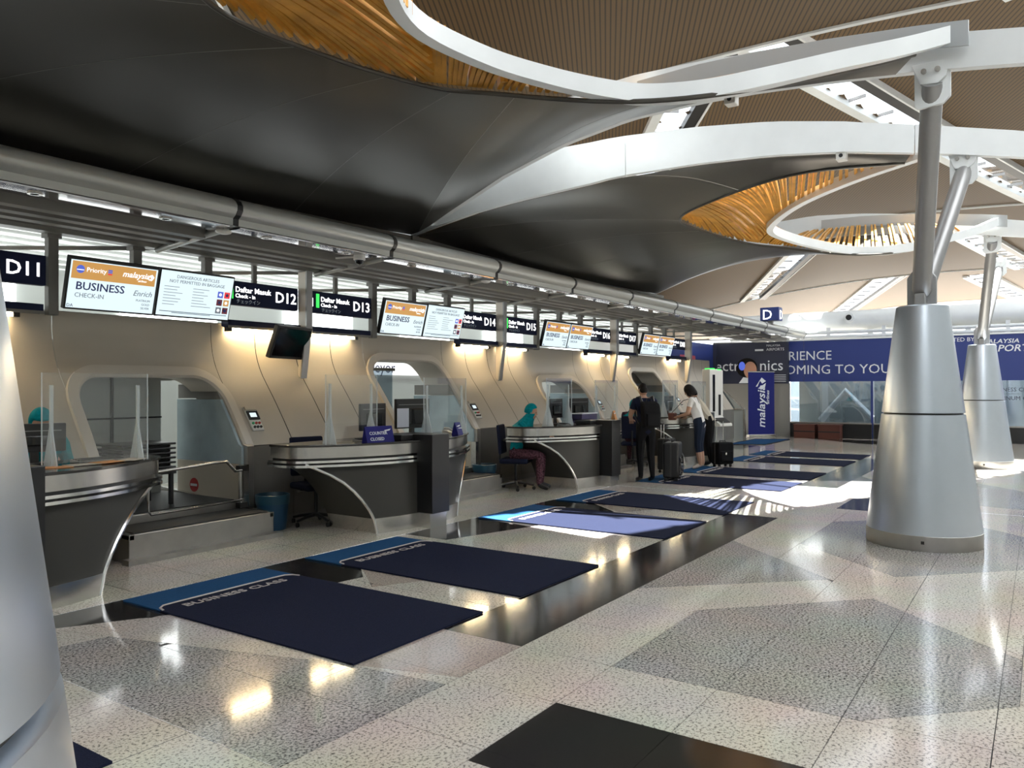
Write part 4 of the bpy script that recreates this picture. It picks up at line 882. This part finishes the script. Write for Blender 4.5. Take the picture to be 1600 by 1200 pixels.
# ---------------------------------------------------------------- people
def skin_mesh(verts, edges, radii, root):
    me = bpy.data.meshes.new('b'); me.from_pydata([Vector(v) for v in verts], edges, []); me.update()
    o = bpy.data.objects.new('b', me); COL.objects.link(o)
    m = o.modifiers.new('k', 'SKIN'); m.use_smooth_shade = True; o.modifiers.new('s', 'SUBSURF').levels = 1; o.modifiers['s'].render_levels = 1
    for i, r in enumerate(radii):
        r = r if isinstance(r, tuple) else (r, r); me.skin_vertices[0].data[i].radius = r; me.skin_vertices[0].data[i].use_root = (i == root)
    dg = bpy.context.evaluated_depsgraph_get(); out = bpy.data.meshes.new_from_object(o.evaluated_get(dg))
    bpy.data.objects.remove(o); return out
def person(label, loc, rz, J, cloth, hair=None, scarf=False, sc=1.):
    """J: joint positions; cloth: material for each zone"""
    t = thing('person', label, 'person', loc, (0, 0, rz))
    names = ['pelvis', 'waist', 'chest', 'neck', 'head']; V = []; R = []; zone = []; Ed = []; ix = {}
    def add(n, p, r, prev=None, z=None):
        ix[n] = len(V); V.append(Vector(p)); R.append(r)
        if prev: Ed.append((ix[prev], ix[n])); zone.append(z)
    add('pelvis', J['pelvis'], (.155, .115)); add('waist', J['waist'], (.15, .115), 'pelvis', 'top'); add('chest', J['chest'], (.185, .125), 'waist', 'top')
    add('neck', J['neck'], .058, 'chest', 'neck'); add('head', J['head'], .06, 'neck', 'neck')
    for s, k in ((-1, 'l'), (1, 'r')):
        sh, el, wr = J['sh'+k], J['el'+k], J['wr'+k]
        add('sh'+k, sh, .068, 'chest', 'top'); add('up'+k, Vector(sh).lerp(Vector(el), .5), .056, 'sh'+k, 'sleeve'); add('el'+k, el, .044, 'up'+k, 'arm'); add('wr'+k, wr, .029, 'el'+k, 'arm')
        hp = Vector(J['pelvis'])+Vector((s*.09, 0, -.04)); kn, an, to = J['kn'+k], J['an'+k], J['to'+k]
        add('hp'+k, hp, .112, 'pelvis', 'legs'); add('th'+k, hp.lerp(Vector(kn), .5), .098, 'hp'+k, 'legs'); add('kn'+k, kn, .074, 'th'+k, 'legs'); add('cf'+k, Vector(kn).lerp(Vector(an), .35), .066, 'kn'+k, 'legs'); add('an'+k, an, .044, 'cf'+k, 'calf'); add('to'+k, to, .036, 'an'+k, 'shoe')
    me = skin_mesh(V, Ed, R, 0); verts = [v.co.copy() for v in me.vertices]; faces = [tuple(p.vertices) for p in me.polygons]
    zs = ['top', 'neck', 'sleeve', 'arm', 'legs', 'calf', 'shoe']; mats = [cloth[z] for z in zs] + ['hair', 'skin', 'white_cloth']; mi = []
    for f in faces:
        c = sum((verts[i] for i in f), Vector())/len(f); best = None
        for (a, b), z in zip(Ed, zone):
            p, q = V[a], V[b]; d = q-p; u = max(0, min(1, (c-p).dot(d)/max(1e-9, d.length_squared))); dist = (c-(p+d*u)).length-.5*lerp(R[a] if not isinstance(R[a], tuple) else R[a][0], R[b] if not isinstance(R[b], tuple) else R[b][0], u)
            if best is None or dist < best[0]: best = (dist, z)
        mi.append(zs.index(best[1]))
    mb = MB(); mb.v = [tuple(v) for v in verts]; mb.f = faces; mb.m = mi; bpy.data.meshes.remove(me)
    # head with face, looking along J['look']
    hc = Vector(J['head'])+Vector((0, 0, .06)); lk = Vector(J['look']).normalized(); side = lk.cross(Vector((0, 0, 1))).normalized(); up = side.cross(lk)
    Rm = Matrix((side, lk, up)).transposed()
    def H(p): return hc + Rm @ Vector(p)
    h = MB().ellipsoid((0, 0, 0), (.074, .092, .112), 18, 12); h.ellipsoid((0, .045, -.065), (.05, .05, .045), 12, 8)            # skull, jaw
    h.add([(-.012, .088, -.005), (.012, .088, -.005), (0, .112, -.022), (-.016, .088, -.032), (.016, .088, -.032), (0, .086, .02)], [(0, 2, 5), (5, 2, 1), (0, 3, 2), (2, 4, 1), (3, 4, 2)])
    for s in (-1, 1): h.ellipsoid((s*.075, -.005, -.012), (.012, .022, .032), 8, 6)
    n0 = len(h.f)
    mb.add([H(p) for p in h.v], h.f, 8)
    e = MB()
    for s in (-1, 1): e.ellipsoid((s*.03, .083, .008), (.013, .008, .007), 8, 6)
    e.ellipsoid((0, .090, -.058), (.022, .006, .006), 8, 6); mb.add([H(p) for p in e.v], e.f, 7)
    # hands: palm, four fingers and a thumb, slightly curled
    for k, s in (('l', -1), ('r', 1)):
        w = Vector(J['wr'+k]); d = (w-Vector(J['el'+k])).normalized(); sd = d.cross(Vector((0, 0, 1))).normalized(); dn = sd.cross(d)
        if dn.z > 0: dn = -dn
        mb.rings([[w+d*t+sd*(a*wd)+dn*(b*th) for a, b in ((-1, -1), (1, -1), (1, 1), (-1, 1))] for t, wd, th in ((-.02, .024, .018), (.03, .036, .014), (.085, .040, .011))], mi=8)
        for j, (o_, L) in enumerate(((-.03, .062), (-.01, .075), (.011, .07), (.031, .055))):
            a = w+d*.08+sd*o_; mb.tube([a, a+d*L*.5+dn*.006, a+d*L*.8+dn*.03, a+d*L*.85+dn*.05], [.0095, .009, .008, .006], 7, mi=8)
        a = w+d*.02+sd*(.03*s*-1); mb.tube([a, a+d*.03+sd*(-.03*s)+dn*.01, a+d*.062+sd*(-.035*s)+dn*.025], [.012, .010, .007], 7, mi=8)
    obj('body', mb, mats, t, True, local=True)
    if hair == 'short':
        m = MB(); n, r_ = 20, 9
        m.rings([[H((.080*math.sin(a)*math.cos(2*PI*j/n), -.008+.097*math.sin(a)*math.sin(2*PI*j/n), .006+.118*math.cos(a))) for j in range(n)] for a in [.05+1.45*i/r_ for i in range(r_+1)]], cap=False)
        m.ellipsoid((0, 0, 0), (.001, .001, .001), 6, 4); 
        nape = MB().ellipsoid((0, -.035, -.015), (.077, .064, .075), 16, 10); m.add([H(p) for p in nape.v], nape.f)
        m.v = [tuple(v) for v in m.v]; obj('hair', m, 'hair', t, True, local=True)
    if hair == 'bob':
        m = MB(); cap = MB().ellipsoid((0, -.018, .02), (.096, .104, .112), 20, 12); m.add([H(p) for p in cap.v], cap.f)
        bob = MB().rings([[(r1*math.cos(a), -.03+r1*1.0*math.sin(a), z) for a in [PI*1.0+PI*j/14*1.0+0 for j in range(15)] + [PI*(1-j/14)*0+0 for j in range(0)]] for r1, z in ((.098, .03), (.104, -.04), (.100, -.10), (.088, -.135))], closed=False); m.add([H(p) for p in bob.v], bob.f)
        for s in (-1, 1):
            lk_ = MB().ellipsoid((s*.078, .012, -.05), (.022, .05, .075), 10, 8); m.add([H(p) for p in lk_.v], lk_.f)
        obj('hair', m, 'hair', t, True, local=True)
    if scarf:
        m = MB(); n = 24; cap = []
        for a in [.04+i*.14 for i in range(15)]:
            cap.append([H((.092*math.sin(a)*math.cos(2*PI*j/n), -.012+.108*math.sin(a)*math.sin(2*PI*j/n)*(1 if math.sin(2*PI*j/n) < 0 else lerp(.98, .5, min(1, max(0, (a-.95)/.35)))), .012+.125*math.cos(a))) for j in range(n)])
        m.rings(cap, cap=False); dr = []
        ck = Vector(J['chest']); nk = Vector(J['neck'])
        for i, (f, rx, ry) in enumerate(((0, .088, .082), (.35, .10, .10), (.7, .165, .13), (1.0, .235, .165), (1.25, .25, .175))):
            c = hc.lerp(ck+Vector((0, 0, .06)), f)+Vector((0, 0, -.03)); 
            dr.append([c+Vector((rx*(1+.04*math.sin(5*2*PI*j/n+i))*math.cos(2*PI*j/n), ry*(1+.04*math.sin(4*2*PI*j/n))*math.sin(2*PI*j/n), 0)) for j in range(n)])
        m.rings(dr, cap=False); obj('head_scarf', m, 'teal', t, True, local=True)
    return t, J
def stand(lean=.0, reach=.34, bend=0.):
    c, s = math.cos(lean), math.sin(lean)
    def L(x, y, z): y0, z0 = y, z-.95; return (x, y0*c+z0*s, .95-y0*s*.6+z0*c)
    J = dict(pelvis=(0, 0, .95), waist=L(0, 0, 1.12), chest=L(0, .0, 1.34), neck=L(0, .02, 1.46), head=L(0, .05, 1.55), look=(0, 1, -.35-lean))
    for s_, k in ((-1, 'l'), (1, 'r')):
        J['sh'+k] = L(s_*.185, 0, 1.41); sx, sy, sz = J['sh'+k]; J['el'+k] = (s_*.24, sy+.06, sz-.27); J['wr'+k] = (s_*.13, sy+.06+reach*.7, sz-.33)
        J['kn'+k] = (s_*.10, .03, .50); J['an'+k] = (s_*.11, -.03, .09); J['to'+k] = (s_*.125, .14, .038)
    return J
def sit(seat=.5, lean=.1):
    J = dict(pelvis=(0, 0, seat+.11), waist=(0, .02, seat+.28), chest=(0, .05+lean*.4, seat+.50), neck=(0, .07+lean*.7, seat+.62), head=(0, .10+lean, seat+.70), look=(0, 1, -.3))
    for s_, k in ((-1, 'l'), (1, 'r')):
        J['sh'+k] = (s_*.175, .05+lean*.5, seat+.56); J['el'+k] = (s_*.23, .17+lean, seat+.33); J['wr'+k] = (s_*.12, .36+lean, seat+.36)
        J['kn'+k] = (s_*.11, .42, seat+.08); J['an'+k] = (s_*.11, .40, .09); J['to'+k] = (s_*.12, .56, .038)
    return J
pants = lambda top, arm, legs, calf, shoe, sleeve=None: dict(top=top, neck='skin', sleeve=sleeve or top, arm=arm, legs=legs, calf=calf, shoe=shoe)
man, Jm = person('man in dark navy shirt with black backpack standing at the D15 desk', (12.50, 5.68, 0), -.72, stand(.12, .32), pants('navy_cloth', 'skin', 'black_cloth', 'black_cloth', 'black'), 'short')
bp_ = thing('backpack', 'large black backpack worn on the back of the man in navy', 'backpack', (12.50, 5.68, 0), (0, 0, -.72))
obj('main_bag', MB().prism_x([(-.09, 1.42), (-.24, 1.36), (-.29, 1.2), (-.28, .98), (-.14, .94), (-.11, 1.1)], -.16, .16), 'black_cloth', bp_, bevel=.035, local=True)
obj('front_pocket', MB().box(-.12, .12, -.335, -.27, .98, 1.2), 'black_cloth', bp_, bevel=.025, local=True)
for s in (-1, 1): obj('shoulder_strap', MB().tube([(s*.11, -.10, 1.38), (s*.12, -.03, 1.49), (s*.125, .10, 1.47), (s*.13, .17, 1.36), (s*.15, .12, 1.15), (s*.15, -.08, 1.02)], .017, 8), 'black', bp_, True, local=True)
obj('top_handle', MB().tube([(-.04, -.12, 1.41), (-.03, -.13, 1.45), (.03, -.13, 1.45), (.04, -.12, 1.41)], .01, 8), 'black', bp_, True, local=True)
woman, Jw = person('woman in white t-shirt and dark jeans leaning towards the D16 desk', (15.05, 5.66, 0), .15, stand(.30, .30), pants('white_cloth', 'skin', 'denim', 'skin', 'shoe'), 'bob')
sb = thing('shoulder_bag', 'brown shoulder bag with thin strap held by the woman in white', 'bag', (15.05, 5.66, 0), (0, 0, .15)); obj('bag_body', MB().box(-.13, .13, .50, .62, .98, 1.13), 'wood_red', sb, bevel=.02, local=True); obj('strap', MB().tube([(-.1, .56, 1.12), (-.16, .30, 1.38), (-.05, .06, 1.46), (.10, .02, 1.28), (.19, .2, 1.05), (.12, .54, 1.10)], .007, 6), 'black', sb, True, local=True)
person('person in cream top and black trousers stooping beside the woman in white', (15.82, 5.74, 0), .25, stand(.54, .24), pants('cream_cloth', 'cream_cloth', 'black_cloth', 'black_cloth', 'black'), 'short')
person('seated airline staff in teal headscarf and patterned skirt behind the D14 desk', (10.50, 7.06, 0), -2.75, sit(.50, .16), pants('teal', 'teal', 'batik', 'batik', 'black'), None, True)
person('seated airline staff in teal headscarf half hidden by the monitor at D11', (3.34, 7.37, 0), 2.9, dict(sit(.60, .10), look=(0, 1, -.9)), pants('teal', 'teal', 'batik', 'batik', 'black'), None, True)
person('seated airline staff in patterned uniform behind the man at the D16 desk', (15.02, 7.12, 0), -1.2, sit(.50, .12), pants('batik', 'batik', 'batik', 'batik', 'black'), None, True)
chair(15.02, 7.12, -1.2, 'dark office chair on which the staff member at D16 sits')

# ---------------------------------------------------------------- far end: kiosk, banner, shops
x, y = 20.2, 7.22
t = thing('self_service_kiosk', 'tall white self-service kiosk with dark slots and green light on top', 'kiosk', (x, y, 0), (0, 0, -.35))
obj('tower', MB().box(-.30, .02, -.12, .14, .62, 2.12), 'plastic_white', t, bevel=.02, local=True); obj('side_tower', MB().box(.02, .26, -.10, .14, .62, 2.10), 'plastic_white', t, bevel=.015, local=True)
obj('slot', MB().box(-.19, -.09, -.128, -.11, 1.0, 1.98), 'black_gloss', t, bevel=.01, local=True); obj('reader_slot', MB().box(.07, .16, -.108, -.09, .9, 1.45), 'black', t, local=True)
obj('green_light', MB().box(-.24, -.08, -.1, .1, 2.12, 2.15).box(.1, .22, -.06, .06, 2.10, 2.13), 'sign_green', t, local=True)
obj('tray', MB().prism_x([(-.42, .62), (-.12, .62), (-.12, .86), (-.42, .68)], -.26, .24), 'plastic_white', t, bevel=.01, local=True); obj('scale_plate', MB().obox((-.0, -.30, .775), (.36, .24, .012), Matrix.Rotation(math.radians(31), 3, 'X')), 'black', t, local=True)
obj('pedestal', MB().box(-.22, .18, -.16, .16, 0, .63), 'strut_grey', t, bevel=.01, local=True)
t = thing('end_partition', 'sloping glass and steel partition closing the counter wall behind the kiosk', 'partition', (23.4, 8.2, 0))
obj('lower_panel', MB().prism_x([(7.42, 0), (7.42, .98), (8.62, .98), (8.62, 0)], 23.36, 23.42), 'panel_pale', t); obj('glass_sheet', MB().prism_x([(7.46, 1.0), (8.55, 2.0), (8.95, 2.0), (8.95, 1.0)], 23.38, 23.39), 'glass_shop', t)
obj('sloping_rail', MB().tube([(23.39, 7.42, .98), (23.39, 8.55, 2.02), (23.39, 8.95, 2.02)], .025, 8), 'steel', t, True); obj('front_post', MB().box(23.35, 23.43, 7.38, 7.44, 0, .99), 'steel', t); obj('sill', MB().box(23.34, 23.44, 7.40, 8.95, .965, .995), 'steel', t); obj('rear_post', MB().box(23.35, 23.43, 8.88, 8.96, 0, 2.0), 'steel', t)
t = thing('roll_up_banner', 'dark blue roll-up banner with white vertical malaysia airlines lettering', 'banner', (25.5, 7.95, 0), (0, 0, -.70))
obj('fabric', MB().box(0, .98, -.004, .004, .09, 2.14), 'banner_blue', t, local=True); obj('cassette', MB().box(-.02, 1.0, -.08, .08, 0, .09), 'steel', t, bevel=.01, local=True); obj('top_bar', MB().box(-.01, .99, -.012, .012, 2.13, 2.16), 'steel', t, local=True); obj('rear_pole', MB().tube([(.49, .03, .08), (.49, .03, 2.14)], .01, 8), 'steel', t, local=True)
for s, sz, xx, zz in (('malaysia', .40, .62, .30), ('airlines', .15, .78, 1.08)):
    o = text(s, sz, 0, 0, 0, 'ad_white', t, shear=.2, width=1.06); o.rotation_euler = (0, -PI/2, 0); o.location = (xx, -.006, zz)
obj('kite_emblem', MB().prism_y([(.28, 1.66), (.50, 1.96), (.66, 1.84), (.52, 1.76), (.44, 1.86), (.34, 1.66)], -.008, -.004).prism_y([(.36, 1.60), (.66, 1.78), (.62, 1.62), (.50, 1.58)], -.008, -.004), 'ad_white', t, local=True)
# blue shop front facing the hall
XB = 26.6
t = thing('shop_fascia', 'long blue fascia wall reading EXPERIENCE COMING TO YOU above the glass shop front', 'wall sign', (XB, 0, 1.8))
ysp = [7.0, 6.45, 3.0, -1.0, -5.0, -9.0]
for a, b in zip(ysp, ysp[1:]): obj('fascia_panel', MB().box(XB, XB+.25, b+.012, a-.006, 1.82, 3.18), 'fascia_blue', t)
obj('cap_rail', MB().box(XB-.03, XB+.28, -9, 7.0, 3.16, 3.21), 'white_paint', t)
text('EXPERIENCE', .42, XB-.004, 5.58, 2.53, 'ad_white', t, align='RIGHT', face='-X', width=.98, local=False)
text('COMING TO YOU', .42, XB-.004, 7.36, 2.07, 'ad_white', t, face='-X', width=1.02, local=False)
text('OPERATED BY', .17, XB-.004, 2.70, 2.98, 'ad_white', t, face='-X', local=False)
text('MALAYSIA', .17, XB-.004, 1.45, 2.90, 'ad_white', t, face='-X', shear=.2, local=False, width=1.2); text('AIRPORTS', .27, XB-.004, 1.50, 2.66, 'ad_white', t, face='-X', shear=.2, local=False, width=1.1)
t = thing('glass_shop_front', 'reflecting glass shop front with dark counter base under the blue fascia', 'shop front', (XB, 0, 0))
for k in range(6):
    y1 = 6.9-2.55*k; obj('glass_pane', MB().box(XB+.02, XB+.03, y1-2.47, y1-.02, .42, 1.82), 'glass_shop', t); obj('mullion', MB().box(XB-.01, XB+.06, y1-2.53, y1-2.47, .0, 1.82), 'fascia_blue' if k == 0 else 'fin_grey', t)
    obj('counter_base', MB().box(XB-.08, XB+.5, y1-2.5, y1-.02, 0, .46), 'black', t); obj('steel_ledge', MB().box(XB-.1, XB+.02, y1-2.5, y1-.02, .46, .50), 'steel_dull', t)
obj('back_board', MB().box(XB+1.6, XB+1.7, -9, 7, 0, 1.9), 'panel_pale', t); obj('display_arch', MB().tube([(XB+1.2, 6.2, .5), (XB+1.2, 5.4, 1.5), (XB+1.2, 4.6, .6)], .12, 10), 'louvre', t, True)
text('BUSINESS CLASS', .16, XB+.01, 1.25, 1.50, 'ad_dark', t, face='-X', local=False); text('PLATINUM GOLD', .16, XB+.01, 1.25, 1.25, 'ad_dark', t, face='-X', local=False)
for i, yy in enumerate((6.3, 5.55)):
    q = thing('wooden_crate', 'low dark brown crate before the shop front, %s' % ('next to the banner' if i == 0 else 'second from the banner'), 'crate', (XB-.45, yy, 0)); obj('crate_body', MB().box(XB-.65, XB-.2, yy-.32, yy+.32, 0, .42), 'wood_red', q, bevel=.006); obj('crate_lid', MB().box(XB-.67, XB-.18, yy-.34, yy+.34, .42, .45), 'wood_red', q); obj('crate_band', MB().box(XB-.655, XB-.645, yy-.33, yy+.33, .2, .24), 'black', q)
# advertising board beside it
t = thing('advertising_board', 'dark electronics advertising board with portrait wearing blue headphones', 'poster', (26.4, 8.1, 1.75))
obj('board', MB().box(26.42, 26.6, 6.92, 9.42, 1.76, 3.15), 'ad_dark', t); obj('left_return', MB().box(26.3, 26.42, 9.3, 9.42, 0, 3.15), 'ad_dark', t); obj('support', MB().box(26.45, 26.55, 6.88, 9.4, 0, 1.77), 'wall_grey', t)
F = 26.414
text('electr', .52, F, 9.75, 2.20, 'ad_white', t, face='-X', local=False, width=1.0, ext=.003); text('nics', .52, F, 7.86, 2.20, 'ad_white', t, face='-X', local=False, width=1.0, ext=.003)
hd = obj('portrait_hair', MB().ellipsoid((F, 8.28, 2.30), (.012, .36, .33), 20, 12), 'hair', t); obj('portrait_face', MB().ellipsoid((F-.01, 8.16, 2.22), (.012, .22, .29), 20, 12), 'ad_skin', t); obj('portrait_headphone', MB().ellipsoid((F-.016, 8.44, 2.36), (.012, .11, .15), 16, 10), 'scr_blue', t); obj('portrait_shoulder', MB().prism_x([(8.55, 1.78), (7.95, 1.78), (8.0, 1.93), (8.4, 1.98)], F-.012, F+.006), 'ad_white', t)
text('MALAYSIA', .10, F, 7.62, 3.0, 'ad_white', t, face='-X', local=False); text('AIRPORTS', .13, F, 7.62, 2.86, 'ad_white', t, face='-X', local=False)
obj('white_dash', MB().box(F-.004, F+.006, 7.72, 8.0, 2.86, 2.92), 'ad_white', t)
for k in range(5): obj('small_print', MB().box(F-.002, F+.006, 6.98, 7.42, 1.82+.055*k, 1.835+.055*k), 'ad_white', t)
t = thing('side_fascia', 'dark blue side fascia with red strip running towards the advertising board', 'wall sign', (24.8, 9.45, 0)); obj('fascia_panel', MB().box(22.4, 26.4, 9.42, 9.5, 2.25, 3.12), 'fascia_blue', t); obj('red_strip', MB().box(23.3, 24.6, 9.408, 9.422, 2.5, 2.68), 'ad_red', t); obj('lower_wall', MB().box(22.4, 26.4, 9.45, 9.55, 0, 2.26), 'wall_grey', t)
# air duct, pipes and D sign beyond the shops
t = thing('air_duct', 'large white round air duct with nozzles running above the blue fascia', 'duct', (30, 4, 3.4))
obj('duct_pipe', MB().tube([(30, 9.8, 4.02), (30, 3.0, 4.03), (30, -.2, 4.04), (30, -.6, 4.04), (30, -1.2, 4.02)], [.36, .36, .36, .30, .2], 32), 'white_paint', t, True)
nz = obj('nozzle', MB().tube([(29.66, 5.62, 4.08), (29.5, 5.62, 4.10)], .17, 20), 'white_paint', t); obj('nozzle_bore', MB().tube([(29.51, 5.62, 4.10), (29.485, 5.62, 4.10)], .10, 16), 'black', nz)
for yy in (8, 5, 2, -.2): obj('support_leg', MB().box(29.9, 30.1, yy-.08, yy+.08, 0, 3.7), 'white_paint', t)
for z in (3.42, 3.58): obj('pipe', MB().tube([(29.3, 9.8, z), (29.3, -9, z)], .06, 10), 'white_paint', t, True)
for k in range(7): obj('pipe_bracket', MB().tube([(29.3, 8.6-1.7*k, 3.42), (29.3, 8.2-1.7*k, 3.22)], .04, 8), 'strut_grey', t)
for k in range(6): obj('pipe_hanger', MB().box(29.25, 29.35, 8-1.8*k, 8.12-1.8*k, 0 if k % 2 == 0 else 3.4, 3.75), 'white_paint', t)
t = thing('zone_sign', 'blue illuminated box sign with white letter D above the canopy gutter end', 'sign', (24, 6.8, 3.60)); obj('sign_box', MB().box(23.9, 24.3, 6.52, 7.08, 3.66, 4.06), 'fascia_blue', t, bevel=.01); text('D', .42, 23.895, 7.02, 3.70, 'sign_white', t, face='-X', local=False); text('D', .40, 23.98, 6.515, 3.70, 'sign_white', t, local=False); obj('mount', MB().box(24.05, 24.15, 6.75, 6.9, 3.58, 3.67), 'strut_grey', t)

for k in range(3):
    la = bpy.data.lights.new('shop_fill', 'AREA'); la.shape = 'RECTANGLE'; la.size = 1.0; la.size_y = 4; la.energy = 45; la.color = (.85, .92, 1)  # unseen area light added to brighten the shop panes
    lo = bpy.data.objects.new('shop_fill', la); COL.objects.link(lo); lo.location = (XB+.9, 4.6-4.5*k, 2.6)
